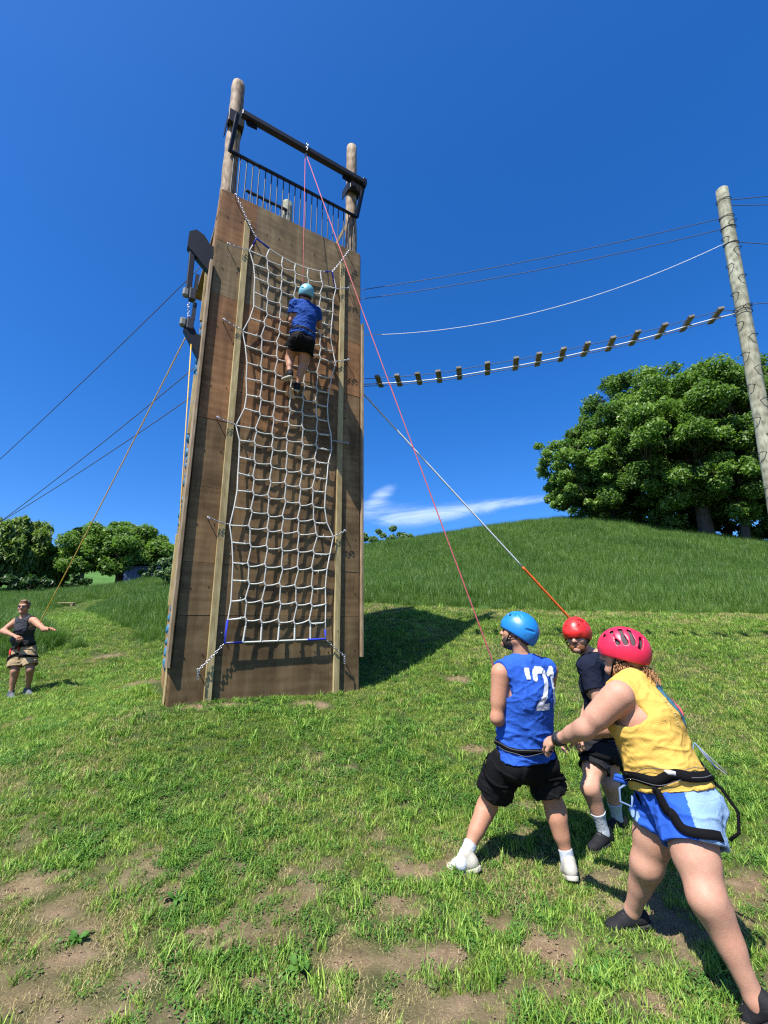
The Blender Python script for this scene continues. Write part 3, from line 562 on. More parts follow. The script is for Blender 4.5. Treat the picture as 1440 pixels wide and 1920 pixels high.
    # guard rails
    def rail(u0, u1, off, z, nb, zlow, uvec=None):
        ra = P('guard_rail', MB().beam(L(u0, off, z), L(u1, off, z), .045, .045, bev=.006), M_STEEL); P('bottom_rail', MB().beam(L(u0, off, zlow+.02), L(u1, off, zlow+.02), .03, .03), M_STEEL)
        me = None
        for i in range(nb):
            u = u0+.06+(u1-u0-.12)*i/(nb-1)
            if me is None: b = P('baluster', MB().tube([(0, 0, zlow+.03), (0, 0, z-.02)], .0095, 8), M_STEEL); me = b.data; b.location = L(u, off, 0)
            else:
                b = link('baluster', me, None, TR); b.location = L(u, off, 0)
    rail(.07, 2.37, -.022, 8.28, 22, 7.28)
    a = (0.62, 8.92); rail(.58, 1.42, -1.2, 9.02, 9, 8.0)
    for i in range(2): P('deck_plank', MB().box((.02, .30+i*1.06, 7.18), (W-.02, .30+i*1.06+1.05, 7.22)), M_LUMG)
    # timber side guard and knee brace at the right of the deck
    P('knee_brace', MB().beam(L(2.06, -.50, 7.62), L(2.42, -.42, 8.62), .09, .04), M_LUM)
    for i in range(4): P('guard_slat', MB().beam(L(2.16+.085*i, -.55, 7.3), L(2.16+.085*i, -.55, 8.05+.17*i), .032, .022), M_LUMG)
    # steel arms on the left wall
    def arm(z, s, off, pts):
        return P('steel_arm', MB().prism([L(-.021-x, off, z+y) for x, y in pts], (0, .10, 0)), M_STEEL)
    arm(6.12, 1, -.03, [(0, -.26), (0, .22), (.06, .24), (.15, .36), (.26, .40), (.35, .32), (.35, .06)])
    arm(4.66, 1, -.05, [(0, -.28), (0, .12), (.10, .16), (.18, .30), (.26, .34), (.27, .18)])
    P('hanging_tube', MB().beam(L(-.30, -.08, 6.25), L(-.285, -.08, 5.42), .075, .075, up=(0, 1, 0), bev=.008), M_STEEL)
    return bolts
BOLTS = make_tower()
# climbing holds on the left wall
def make_holds():
    shapes = []
    for s in range(5):
        bm = bmesh.new(); bmesh.ops.create_icosphere(bm, subdivisions=2, radius=1.0); rs = np.random.default_rng(50+s)
        for v in bm.verts:
            d = np.array(v.co); q = 0.75+0.5*vnoise(d[None]*1.4+s*9.1)[0]; v.co = Vector((max(-.15, d[0]*.62)*q, d[1]*q, d[2]*q*(0.75+.4*(d[2] > 0))))
        me = bpy.data.meshes.new('climbing_hold'); bm.to_mesh(me); bm.free(); me.materials.append(M_HOLD); me.polygons.foreach_set('use_smooth', [True]*len(me.polygons)); shapes.append(me)
    rs = random.Random(5); z = .35
    while z < 5.9:
        for c in range(4):
            y = (.16, .30, .62, 1.2)[c]+rs.uniform(-.07, .22); o = link('climbing_hold', shapes[rs.randrange(5)], None, TR); s = rs.uniform(.05, .085); o.scale = (-s, s, s); o.location = (-.022*cos(LWA)-y*sin(LWA), -.022*sin(LWA)+y*cos(LWA), z+rs.uniform(-.09, .09)); o.rotation_euler = (rs.uniform(0, 6.28), 0, LWA)
        z += .22
make_holds()

# ------------------------------------------------------------------ cargo net
def face_uz(px, py, off):
    r = ray(px, py); t = (TP0@TN+off)/(r[:2]@TN); q = OC+r*t; return (q[:2]-TP0)@TD, q[2]-ZB
NOFF = 0.065
LP = [(469,470),(475,494),(477,521),(476,547),(475,574),(469,596),(456,620),(460,648),(463,679),(463.5,709),(462,738),(457.5,765),(443.7,797),(447.6,824),(449.5,856),(448,888),(445.3,919),(440,951),(431.7,984),(435.6,1017),(436.5,1056),(435,1089),(431.7,1126),(427,1160)]
RP = [(628.7,541),(623.7,562),(622.5,585),(621,610),(621,635.5),(624.5,660),(628,680),(620,709),(616,736),(614.7,762),(616,789),(620,816),(622.5,843),(614.7,869),(611.5,898),(610,923),(610,952),(614,981),(626.6,1005),(618.6,1038),(614,1068.5),(611.6,1100.5),(610.6,1132),(609,1166)]
def make_net():
    root = empty('cargo_net', tuple(tw(1.25, NOFF, .66)), TR.rotation_euler.z, 'white rope cargo net with blue corner bindings hung on the front of the tower', 'cargo net')
    org = np.array([1.25, 0, .66]); rs = random.Random(3)
    A = [np.array(face_uz(px, py, NOFF)) for px, py in LP]; B = [np.array(face_uz(px, py, NOFF)) for px, py in RP]; n = len(A)
    TLc = np.array(face_uz(481, 447, NOFF)); TRc = np.array(face_uz(622.5, 510, NOFF)); BLc = np.array(face_uz(420.5, 1206, NOFF)); BRc = np.array(face_uz(610.6, 1198, NOFF))
    def X(q, o=0.0): return Vector((q[0]-org[0], -o, q[1]-org[2]))
    C = 6; W_ = {}
    for j in range(n):
        for i in range(C+1):
            t = i/C; q = A[j]*(1-t)+B[j]*t
            # inner ropes hang straighter than the pulled-out edges
            mean = np.array([np.mean([a[0] for a in A])*(1-t)+np.mean([b[0] for b in B])*t, q[1]]); e = abs(2*t-1)**1.4; q = q*e+mean*(1-e); sag = -.035*sin(pi*t)*(0.4+0.6*(j < 5))
            q = q+np.array([rs.uniform(-.014, .014), sag+rs.uniform(-.013, .013)]); W_[i, j] = q
    o_ = {k: rs.uniform(-.012, .012) for k in W_}
    kz = .022; kx = .022
    up = lambda i, j: W_[i, j]+(np.array([-kx*.5, kz]) if 0 < i < C else 0); dn = lambda i, j: W_[i, j]+(np.array([kx*.5, -kz]) if 0 < i < C else 0)
    def topq(t): return TLc*(1-t)+TRc*t+np.array([0, -.16*4*t*(1-t)])
    def botq(t): return BLc*(1-t)+BRc*t
    R = .0092
    for i in range(C+1):
        pts = [X(topq(i/C))]
        for j in range(n): pts += [X(up(i, j), o_[i, j]), X(dn(i, j), o_[i, j])] if 0 < i < C else [X(W_[i, j], o_[i, j])]
        pts += [X(botq(i/C))]; mb = MB(); mb.tube(pts, R, 7)
        v = mb.build('vertical_rope', M_ROPEW, root)
        if 0 < i < C:                                         # spliced ends where it meets top and bottom ropes
            for e, d in ((pts[-1], pts[-2]), (pts[0], pts[1])): MB().tube([e, e+(d-e)*.75], R*1.35, 7).build('splice', M_ROPEW, v)
        else: pass
    for j in range(n):
        for i in range(C):
            a = X(dn(i, j), o_[i, j]); b = X(up(i+1, j), o_[i+1, j]); m = (a+b)/2+Vector((0, rs.uniform(-.01, .01), -.012)); edge = i in (0, C-1)
            r = MB().tube([a, a*.75+b*.25+Vector((0, 0, -.008)), m, a*.25+b*.75+Vector((0, 0, -.008)), b], [R, R, R, R, R], 7)
            if edge:
                s0, s1 = (.15, .78); r.tube([a+(b-a)*s0+Vector((0, 0, -.007)), a+(b-a)*s1+Vector((0, 0, -.010))], R*1.32, 7)
                q = a+(b-a)*(.72 if i == 0 else .35); r.tube([q, q+Vector((rs.uniform(-.02, .02), -.012, rs.uniform(-.03, .035)))], .006, 5)
            r.build('cross_rope', M_ROPEW, root)
            if 0 < i: MB().tube([X(up(i, j), o_[i, j]+.004), X(dn(i, j), o_[i, j]+.004)], R*1.3, 7).build('knot', M_ROPEW, root)
    MB().tube([X(topq(t)) for t in np.linspace(0, 1, 13)], R*1.02, 7).build('top_rope', M_ROPEW, root); MB().tube([X(botq(t)) for t in np.linspace(0, 1, 9)], R*1.25, 7).build('bottom_rope', M_ROPEW, root)
    for c, d1, d2 in ((TLc, topq(.16)-TLc, (A[0]-TLc)*.55), (TRc, topq(.90)-TRc, (B[0]-TRc)*.95), (BLc, botq(.16)-BLc, (A[-1]-BLc)*.95), (BRc, botq(.80)-BRc, (B[-1]-BRc)*.55)):
        MB().tube([X(c+d1, .001), X(c, .001), X(c+d2, .001)], R*1.55, 8).build('corner_binding', M_ROPEB, root)
    # chains from the eye bolts to the net
    ends = [A[0], A[6], A[12], A[18], BLc, TLc, TRc, B[0], B[6]-[0, -.02], B[11]+[.03, -.08], B[18], BRc]
    lk = bmesh.new(); 
    for (u, z), e in zip(BOLTS, ends):
        a = Vector((u-org[0], NOFF-.082, z-org[2])); b = X(e); d = b-a; ln = d.length; k = max(2, int(ln/.034)); mb = MB(); d.normalize(); s1 = d.cross(Vector((0, 1, 0))).normalized(); s2 = d.cross(s1)
        for i in range(k):
            c = a+d*(ln*(i+.5)/k)+Vector((0, 0, -.05*ln*sin(pi*(i+.5)/k)*.6)); s = s1 if i % 2 else s2
            mb.tube([c+d*.024*cos(t)+s*.011*sin(t) for t in np.linspace(0, 2*pi, 9)], .0042, 4, False)
        for i in range(3 if z < 1 else 0): c = a+Vector((.012*i*0, -.01, -.03*(i+1))); mb.tube([c+Vector((.009*sin(t), 0, .022*cos(t))) for t in np.linspace(0, 2*pi, 9)], .0042, 4, False)
        mb.build('anchor_chain', M_GALV, root)
    return root
make_net()

# ------------------------------------------------------------------ pole, plank bridge and cables at the right
PX0, PY0 = 5.42, 6.12
BD = np.array([-.979, .203]); BD = BD/np.linalg.norm(BD); BN = np.array([-BD[1], BD[0]])*-1.0   # along the bridge to the tower; across it, away from the viewer
def bridge_pt(px, py):
    r = ray(px, py); nn = np.array([BD[1], -BD[0]]); t = (np.array([PX0, PY0])@nn)/(r[:2]@nn); return OC+r*t
def make_pole():
    top = bridge_pt(1353, 357); low = bridge_pt(1442, 860); d = (top-low)/(top[2]-low[2]); gzz = gz1(PX0, PY0); base = low+d*(gzz-.4-low[2])
    root = empty('wooden_pole', (base[0], base[1], gzz), 0, 'tall greenish wooden pole with climbing staples at the right edge', 'pole'); b = np.array([base[0], base[1], gzz]); rs = random.Random(9)
    n = 30; pts = [low+d*(gzz-.4+(top[2]-gzz+.4)*i/(n-1)-low[2])-b+np.array([rs.uniform(-.004, .004), rs.uniform(-.004, .004), 0]) for i in range(n)]; rad = [(.124-.034*i/(n-1))*rs.uniform(.975, 1.025) for i in range(n)]
    pts.append(pts[-1]+np.array([0, 0, .02])); rad.append(rad[-1]*.8); MB().tube(pts, rad, 16).build('log', M_POLEG, root)
    def at_h(z): return low+d*(z-low[2])-b
    view = np.array([-PX0, -PY0])/hypot(PX0, PY0); z = gzz+.6; k = 0
    while z < top[2]-.55:
        ang = atan2(view[1], view[0])+(.62 if k % 2 else -.55); r = .124-.034*(z-gzz)/(top[2]-gzz); c = at_h(z); e = np.array([cos(ang), sin(ang), 0]); s = np.array([-sin(ang), cos(ang), 0]); w = .045
        MB().tube([c+e*(r-.02)-s*w, c+e*(r+.05)-s*w+[0, 0, -.002], c+e*(r+.058)-s*w*.8+[0, 0, .0], c+e*(r+.058)+s*w*.8, c+e*(r+.05)+s*w+[0, 0, -.002], c+e*(r-.02)+s*w], .0055, 6).build('climbing_staple', M_STEEL, root); z += .27; k += 1
    for px, py in ((1352, 378), (1356, 410), (1358, 430), (1362, 460), (1386, 588), (1387, 580)):
        q = bridge_pt(px, py)-b; rr = .103+.016*(py > 500); MB().tube([q*0+at_h(q[2]+b[2])+np.array([rr*cos(a), rr*sin(a), .02*sin(a)]) for a in np.linspace(0, 2*pi, 17)], .006, 5, False).build('cable_band', M_STEEL, root)
    return root
make_pole()
def place(o, loc): o.location = loc; return o
def cable_obj(name, pts, r, mat, label, cat='cable', sag=0.0, n=24, seg=6, parent=None):
    Pp = [np.array(p, float) for p in pts]
    if len(Pp) == 2: Pp = [Pp[0]*(1-t)+Pp[1]*t+np.array([0, 0, -4*sag*t*(1-t)]) for t in np.linspace(0, 1, n)]
    o = place(MB().tube(Pp, r, seg).build(name, mat, None, Pp[0]), tuple(Pp[0])); return tag(o, label, cat)
M_PLANK = wood_mat('grey_plank', (0.13, 0.115, 0.10), (0.21, 0.19, 0.165), (0.30, 0.275, 0.24), (5.0, 5.0, 5.0), 3.0)
def make_bridge():
    c = [(1342,593),(1288,608),(1240,622),(1190,635),(1145,646),(1098,656),(1054,666),(1009,675),(967,683),(914,692),(861,701),(823,707),(785,711),(747,714),(711,716)]
    Q = [bridge_pt(*q) for q in c]; p0 = bridge_pt(1381, 584); e0 = bridge_pt(672, 718); xyz0 = np.array([p0[0], p0[1], p0[2]])
    root = empty('plank_bridge', tuple(xyz0), 0, 'swaying plank bridge of short boards on three cables from tower to pole', 'rope bridge')
    line = [p0]+Q+[e0]; bn = np.array([BN[0], BN[1], 0]); bd = np.array([BD[0], BD[1], 0])
    for s, dz, r, m in ((-.13, .0, .0055, M_CABLE), (.0, -.035, .0085, M_CABLEB), (.13, .0, .0055, M_CABLE)):
        MB().tube([q+bn*s*(0.15 if i == 0 else 1)+[0, 0, dz]-xyz0 for i, q in enumerate(line)], r, 6).build('bridge_cable', m, root)
    for i, q in enumerate(Q):
        t = (line[i+2]-line[i]); t /= np.linalg.norm(t); a = q-bn*.19-xyz0+[0, 0, .012]; b = q+bn*.19-xyz0+[0, 0, .012]
        pl = MB().beam(a, b, .088, .04, up=np.cross(bn, t), bev=.003).build('plank', M_PLANK, root)
        for s in (-1, 1): MB().tube([q+t*s*.035-xyz0+[0, 0, -.035], q+t*s*.068-xyz0+[0, 0, -.035]], .014, 6).build('cable_clamp', M_GALV, pl)
make_bridge()
cable_obj('overhead_cable', [bridge_pt(1354, 409), bridge_pt(660, 546)], .006, M_CABLE, 'uppermost thin cable between the pole and the tower', sag=.10)
cable_obj('overhead_cable', [bridge_pt(1357, 429), bridge_pt(660, 563)], .006, M_CABLE, 'second thin cable down between the pole and the tower', sag=.12)
cable_obj('hand_cable', [bridge_pt(1360, 456), bridge_pt(660, 628)], .0055, M_CABLEB, 'light grey sagging hand cable above the plank bridge', sag=.46, n=40)
for (a, b, lab) in (((1354, 376), (1560, 352), 'topmost cable leaving the pole to the right'), ((1356, 385), (1560, 378), 'second cable leaving the pole to the right, just under the topmost'), ((1363, 452), (1560, 462), 'cable leaving the pole to the right at the height of the hand cable'), ((1386, 572), (1560, 553), 'lowest cable leaving the pole to the right, at the plank bridge')):
    cable_obj('guy_cable', [bridge_pt(*a), bridge_pt(*b)], .006, M_CABLE, lab, sag=.02)
# guy line with orange sleeve
_a = tw(2.46, -.35, 0); 
def tower_side(px, py, off):
    u, z = face_uz(px, py, off); return tw(u, off, z)
ga = tower_side(680, 737, -.5); gb = hit(1100, 1194)
def on_line(px):
    best = min(np.linspace(0, 1, 2001), key=lambda t: abs(pxof(ga*(1-t)+gb*t)[0]-px)); return ga*(1-best)+gb*best
def pxof(Pw):
    X, Y, Z = Pw[0], Pw[1], Pw[2]-CAMH; zc = Y*cos(TH)+Z*sin(TH); yr = -Y*sin(TH)+Z*cos(TH); x = X/zc; y = yr/zc
    return 720+FPX*(x*cos(RO)-y*sin(RO)), 960-FPX*(x*sin(RO)+y*cos(RO))
gm = on_line(980); gl = empty('guy_line', tuple(gb), 0, 'pale guy line from the tower with an orange sleeve at its lower end', 'guy line')
MB().tube([ga-gb, gm-gb], .015, 8).build('wire', M_CABLEB, gl); MB().tube([gm-gb, np.zeros(3)], .022, 8).build('sleeve', M_ROPEO, gl)
# guy cables at the left
for (a, b, off, lab) in (((384, 492), (-160, 1003), -.25, 'highest guy cable running down to the left from the steel arm'), ((366, 688), (-160, 1092), -.5, 'middle guy cable running down to the left from the tower'), ((362, 742), (-160, 1070), -.9, 'lowest guy cable running down to the left from the tower')):
    r = ray(*b); far = OC+r*(9.0/r[1]); cable_obj('guy_cable', [tower_side(*a, off), far], .0065, M_CABLE, lab, sag=.12)
# hanging belay devices and their ropes
M_DRUM = plain('grey_plastic', (.16, .17, .15), .5)
def belay_device(px, py, off, lab):
    c = tower_side(px, py, off); root = empty('belay_device', tuple(c), TR.rotation_euler.z, lab, 'belay device', 'belay devices on the left wall')
    MB().box((-.045, -.05, -.10), (.045, .05, .09), .012).build('housing', M_BLK, root); MB().box((-.13, -.045, -.07), (-.046, .045, .06), .02).build('drum_cover', M_DRUM, root); mb = MB()
    for i in range(7):
        cc = Vector((-.04+.01*sin(i), -.02, .10+.034*i)); mb.tube([cc+Vector((.012*sin(t)*(i % 2), .012*sin(t)*(1-i % 2), .024*cos(t))) for t in np.linspace(0, 2*pi, 9)], .005, 4, False)
    mb.build('hanging_chain', M_GALV, root); MB().beam((.03, 0, .09), (.035, 0, .36), .05, .04, up=(0, 1, 0)).build('strap', M_BLK, root); return c
c1 = belay_device(361, 553, -.08, 'upper belay device hanging from the steel tube'); c2 = belay_device(356, 608, -.08, 'lower belay device hanging above the lower steel arm')
HANDL = at(72, 1172, 8.35)
cable_obj('belay_rope', [c2+[0, 0, -.1], HANDL], .0085, M_ROPEY, 'yellowish belay rope slanting from the lower device to the man at the left', 'rope', sag=.05, n=30)
cable_obj('belay_strap', [c1+[.03, 0, -.08], tower_side(341, 915, -.12), tower_side(322, 1255, -.14)], .007, M_ROPEY, 'yellow strap hanging straight down the left wall', 'rope')
# small things in the meadow
def make_meadow():
    b = gp(262, 1102, 40.5); root = empty('metal_shed', tuple(b), .15, 'bluish corrugated metal shed in the shade of the broad oak', 'shed'); m = plain('blue_metal', (0.045, 0.07, 0.12), .5, .4, .3, .15, 2, .1); w = 3.0; n = 16
    for side, y in (('front', 0.0), ('back', 2.2)):
        for i in range(n): MB().box((-w/2+w*i/n, y-(.03 if i % 2 else 0), 0), (-w/2+w*(i+1)/n-.004, y+.04, 1.75)).build('panel', m, root)
    for x in (-w/2, w/2): MB().box((x-.03, .05, 0), (x+.03, 2.19, 1.75)).build('side_wall', m, root)
    MB().box((-w/2-.1, -.15, 1.76), (w/2+.1, 2.35, 1.82)).build('roof', m, root)
    b = hit(124, 1137); root = empty('wooden_bench', tuple(b), .1, 'low pale plank bench beside the mown path in the meadow', 'bench')
    MB().box((-.45, -.15, .16), (.45, .15, .21), .01).build('seat', M_LUM, root)
    for x in (-.34, .34): MB().box((x-.05, -.13, -.1), (x+.05, .13, .158)).build('leg', M_LUMG, root)
make_meadow()
def weed(px, py, n, Lf, Wf, seed, lab):
    c = hit(px, py); root = empty('weed_plant', tuple(c), 0, lab, 'weed'); rs = random.Random(seed); m = M_WEED
    for i in range(n):
        a = 2*pi*i/n+rs.uniform(-.4, .4); el = rs.uniform(.35, 1.1); l = Lf*rs.uniform(.6, 1.15); w = Wf*rs.uniform(.7, 1.1); V = []; F = []; s = Vector((-sin(a), cos(a), 0))
        for j in range(8):
            t = j/7; r = l*t; p = Vector((cos(a)*r*cos(el*(1-.55*t)), sin(a)*r*cos(el*(1-.55*t)), l*(sin(el)*t-.55*t*t*.8)+.01)); ww = w*(sin(pi*min(1, t*.92+.06))**.7)*.5; wob = .008*sin(9*t+i)
            V += [p-s*ww+Vector((0, 0, .25*ww+wob)), p, p+s*ww+Vector((0, 0, .25*ww-wob))]
        for j in range(7): F += [(3*j, 3*j+1, 3*j+4, 3*j+3), (3*j+1, 3*j+2, 3*j+5, 3*j+4)]
        MB().add(V, F, True).build('leaf', m, root)
M_WEED = leaf_mat('weed_leaf', [(0.2, (0.035, 0.10, 0.018)), (0.5, (0.065, 0.165, 0.028)), (0.85, (0.12, 0.24, 0.045))], 3.0, .3, .4, .35)
weed(145, 1768, 8, .085, .030, 1, 'broad leaved green weed growing in the lawn at the lower left'); weed(1135, 1848, 8, .11, .03, 2, 'small leafy weed on bare soil left of the helper in yellow'); weed(560, 1820, 9, .10, .028, 3, 'low leafy weed in the thin grass at the bottom centre'); weed(330, 1690, 8, .10, .026, 4, 'low leafy weed in the dry grass left of the bottom centre')

# ------------------------------------------------------------------ people: implicit bodies meshed as continuous surfaces
def nrm(v): v = np.asarray(v, float); return v/np.linalg.norm(v)
def V3(*a): return np.array(a, float)
class Vol:
    def __init__(s, lo, hi, h):
        s.h = h; s.lo = np.array(lo, float)-4*h; s.n = np.ceil((np.array(hi)-s.lo)/h).astype(int)+5; s.f = np.full(s.n, 0.25, np.float32)
    def reg(s, lo, hi):
        a = np.clip(np.floor((lo-s.lo)/s.h).astype(int), 0, s.n); b = np.clip(np.ceil((hi-s.lo)/s.h).astype(int)+1, 0, s.n)
        if (b <= a).any(): return None
        ax = [(s.lo[i]+s.h*np.arange(a[i], b[i])) for i in range(3)]
        return (slice(a[0], b[0]), slice(a[1], b[1]), slice(a[2], b[2])), ax[0][:, None, None], ax[1][None, :, None], ax[2][None, None, :]
    def ev(s, p, inf, m):
        k = p[0]
        if k == 'RC':
            a, b, r1, r2 = p[1], p[2], p[3]+inf, p[4]+inf; R = max(r1, r2)+m; q = s.reg(np.minimum(a, b)-R, np.maximum(a, b)+R)
            if q is None: return None
            sl, x, y, z = q; d = b-a; L2 = max(d@d, 1e-9); t = np.clip(((x-a[0])*d[0]+(y-a[1])*d[1]+(z-a[2])*d[2])/L2, 0, 1)
            return sl, np.sqrt((x-a[0]-t*d[0])**2+(y-a[1]-t*d[1])**2+(z-a[2]-t*d[2])**2)-(r1+(r2-r1)*t)
        if k == 'EC':
            a, b, lat, (l1, w1), (l2, w2) = p[1:6]; R = max(l1, w1, l2, w2)+inf+m; q = s.reg(np.minimum(a, b)-R, np.maximum(a, b)+R)
            if q is None: return None
            sl, x, y, z = q; d = b-a; Ln = np.linalg.norm(d); ax = d/Ln; lt = lat-ax*(lat@ax); lt = lt/np.linalg.norm(lt); dp = np.cross(ax, lt)
            rx, ry, rz = x-a[0], y-a[1], z-a[2]; al = rx*ax[0]+ry*ax[1]+rz*ax[2]; t = np.clip(al/Ln, 0, 1); ex = al-t*Ln; u = rx*lt[0]+ry*lt[1]+rz*lt[2]; w = rx*dp[0]+ry*dp[1]+rz*dp[2]
            rl = l1+(l2-l1)*t+inf; rw = w1+(w2-w1)*t+inf; mn = np.minimum(rl, rw); k0 = np.sqrt((u/rl)**2+(w/rw)**2+(ex/mn)**2); k1 = np.sqrt((u/rl**2)**2+(w/rw**2)**2+(ex/mn**2)**2)+1e-9
            return sl, k0*(k0-1)/k1
        if k == 'EL':
            c, A, r = p[1], p[2], np.array(p[3])+inf; R = max(r)+m; q = s.reg(c-R, c+R)
            if q is None: return None
            sl, x, y, z = q; rx, ry, rz = x-c[0], y-c[1], z-c[2]; c_ = [rx*A[i][0]+ry*A[i][1]+rz*A[i][2] for i in range(3)]
            k0 = np.sqrt(sum((c_[i]/r[i])**2 for i in range(3))); k1 = np.sqrt(sum((c_[i]/r[i]**2)**2 for i in range(3)))+1e-9
            return sl, k0*(k0-1)/k1
        if k == 'HB':                                          # half space within a ball: point, normal, radius
            c, nn, R = p[1], p[2], p[3]; q = s.reg(c-R-m, c+R+m)
            if q is None: return None
            sl, x, y, z = q; rx, ry, rz = x-c[0], y-c[1], z-c[2]; return sl, np.maximum(-(rx*nn[0]+ry*nn[1]+rz*nn[2]), np.sqrt(rx*rx+ry*ry+rz*rz)-R)
    def add(s, p, k=0.03, inf=0.0):
        r = s.ev(p, inf, k+3*s.h)
        if r is None: return
        sl, d = r; f = s.f[sl]; h = np.maximum(k-np.abs(f-d), 0)/k; s.f[sl] = np.minimum(f, d)-h*h*k*0.25
    def cut(s, p, k=0.004, inf=0.0):
        r = s.ev(p, inf, k+3*s.h)
        if r is None: return
        sl, d = r; f = s.f[sl]; d = -d; h = np.maximum(k-np.abs(f-d), 0)/k; s.f[sl] = np.maximum(f, d)+h*h*k*0.25
    def mesh(s, smooth=1):
        f = s.f; f[[0, -1]] = .2; f[:, [0, -1]] = .2; f[:, :, [0, -1]] = .2
        g = f < 0; nx, ny, nz = f.shape; c = np.zeros((nx-1, ny-1, nz-1), np.int8)
        for i in (0, 1):
            for j in (0, 1):
                for k in (0, 1): c += g[i:nx-1+i, j:ny-1+j, k:nz-1+k]
        act = (c > 0) & (c < 8); I = np.argwhere(act)
        if len(I) == 0: return np.zeros((0, 3)), np.zeros((0, 4), int)
        idm = np.full(act.shape, -1, np.int64); idm[act] = np.arange(len(I)); acc = np.zeros((len(I), 3)); cnt = np.zeros(len(I))
        co = [(i, j, k) for i in (0, 1) for j in (0, 1) for k in (0, 1)]; val = {o: f[I[:, 0]+o[0], I[:, 1]+o[1], I[:, 2]+o[2]].astype(float) for o in co}
        for o in co:
            for ax in range(3):
                if o[ax]: continue
                o2 = tuple(v+(1 if t == ax else 0) for t, v in enumerate(o)); a, b = val[o], val[o2]; m = (a < 0) != (b < 0); t = np.where(m, a/np.where(m, a-b, 1), 0)
                p = np.tile(np.array(o, float), (len(I), 1)); p[:, ax] += t; acc += p*m[:, None]; cnt += m
        Vv = s.lo+s.h*(I+acc/cnt[:, None]); Fq = []
        for ax in range(3):
            a = g.take(range(f.shape[ax]-1), ax); b = g.take(range(1, f.shape[ax]), ax); E = np.argwhere(a != b); inside = a[tuple(E.T)]; u, v = [(1, 2), (2, 0), (0, 1)][ax]
            ok = (E[:, u] > 0) & (E[:, v] > 0) & (E[:, u] < f.shape[u]-1) & (E[:, v] < f.shape[v]-1); E = E[ok]; inside = inside[ok]
            def cid(du, dv): q = E.copy(); q[:, u] -= du; q[:, v] -= dv; return idm[tuple(q.T)]
            Q = np.stack([cid(0, 0), cid(1, 0), cid(1, 1), cid(0, 1)], 1); Q[~inside] = Q[~inside][:, ::-1]; Fq.append(Q)
        Fq = np.concatenate(Fq); Fq = Fq[(Fq >= 0).all(1)]
        for _ in range(smooth):
            sm = np.zeros_like(Vv); ct = np.zeros(len(Vv))
            for a, b in ((0, 1), (1, 2), (2, 3), (3, 0)): np.add.at(sm, Fq[:, a], Vv[Fq[:, b]]); np.add.at(ct, Fq[:, a], 1); np.add.at(sm, Fq[:, b], Vv[Fq[:, a]]); np.add.at(ct, Fq[:, b], 1)
            Vv = Vv*0.4+0.6*sm/np.maximum(ct, 1)[:, None]
        return Vv, Fq
def vnormals(Vv, F):
    a = np.cross(Vv[F[:, 2]]-Vv[F[:, 0]], Vv[F[:, 3]]-Vv[F[:, 1]]); n = np.zeros_like(Vv)
    for i in range(4): np.add.at(n, F[:, i], a)
    return n/np.maximum(np.linalg.norm(n, axis=1), 1e-9)[:, None]
def bounds(ps, inf=0.0):
    lo = np.full(3, 1e9); hi = -lo
    for p in ps:
        if p[0] == 'RC': R = max(p[3], p[4])+inf; a, b = p[1], p[2]
        elif p[0] == 'EC': R = max(p[4]+p[5])+inf; a, b = p[1], p[2]
        else: R = max(p[3])+inf; a = b = p[1]
        lo = np.minimum(lo, np.minimum(a, b)-R); hi = np.maximum(hi, np.maximum(a, b)+R)
    return lo-.02, hi+.02
def solid(prims, h, inf=0.0, cuts=(), smooth=1, kd=0.03):
    """prims: list of (prim, k)"""
    ps = [p for p, k in prims]; lo, hi = bounds(ps, inf); v = Vol(lo, hi, h)
    for p, k in prims: v.add(p, k or kd, inf)
    for c in cuts: v.cut(c[0], c[1] if len(c) > 1 else .004, c[2] if len(c) > 2 else 0.0)
    return v.mesh(smooth)

class Frame:
    def __init__(s, o, x, y, z): s.o = np.array(o, float); s.A = np.array([x, y, z], float)
    def __call__(s, x, y, z): return s.o+np.array([x, y, z], float)@s.A
def frame(o, fwd, up):
    f = nrm(fwd); r = nrm(np.cross(f, up)); u = np.cross(r, f); return Frame(o, r, f, u)

# --- materials of people
def skin_mat(name, c, red=(0.36, 0.13, 0.085)):
    t = NT(name); v = t.coord('Object'); n = t.noise(v, 5, 6, .65); m = t.noise(v, 34, 6, .7)
    col = t.ramp(n, [(.3, tuple(x*.82 for x in c)), (.52, c), (.75, (min(1, c[0]*1.10), c[1]*.95, c[2]*.90))]); col = t.mix(t.ramp(m, [(.42, (0, 0, 0)), (.75, (.42, .42, .42))]), col, red)
    t.bump(t.math('ADD', t.noise(v, 180, 3), t.math('MULTIPLY', t.noise(v, 18, 4), 2.0)), .22, .004); t.fin(col, .58, .30, 0, .10); return t.m
def cloth_mat(name, c, rough=.85, weave=True, var=.10):
    t = NT(name); v = t.coord('Object'); n = t.noise(v, 6, 4); col = t.ramp(n, [(.3, tuple(x*(1-var) for x in c)), (.7, tuple(min(1, x*(1+var)) for x in c))])
    w = t.math('ADD', t.math('MULTIPLY', t.noise(v, 22, 4, .6, 1.5), 1.0), t.math('MULTIPLY', t.noise(v, 300, 2), .15)); t.bump(w, .42, .012); t.fin(col, rough, .12); return t.m
M_SK1 = skin_mat('skin_tan', (.40, .205, .125)); M_SK2 = skin_mat('skin_fair', (.47, .265, .180)); M_SK3 = skin_mat('skin_sunlit', (.42, .235, .158)); M_SK4 = skin_mat('skin_warm', (.37, .195, .12))
M_BLUE = cloth_mat('blue_jersey', (.022, .085, .40)); M_YEL = cloth_mat('yellow_jersey', (.55, .345, .075)); M_NAVY = cloth_mat('navy_jersey', (.008, .011, .024)); M_CHAR = cloth_mat('charcoal_jersey', (.035, .038, .045))
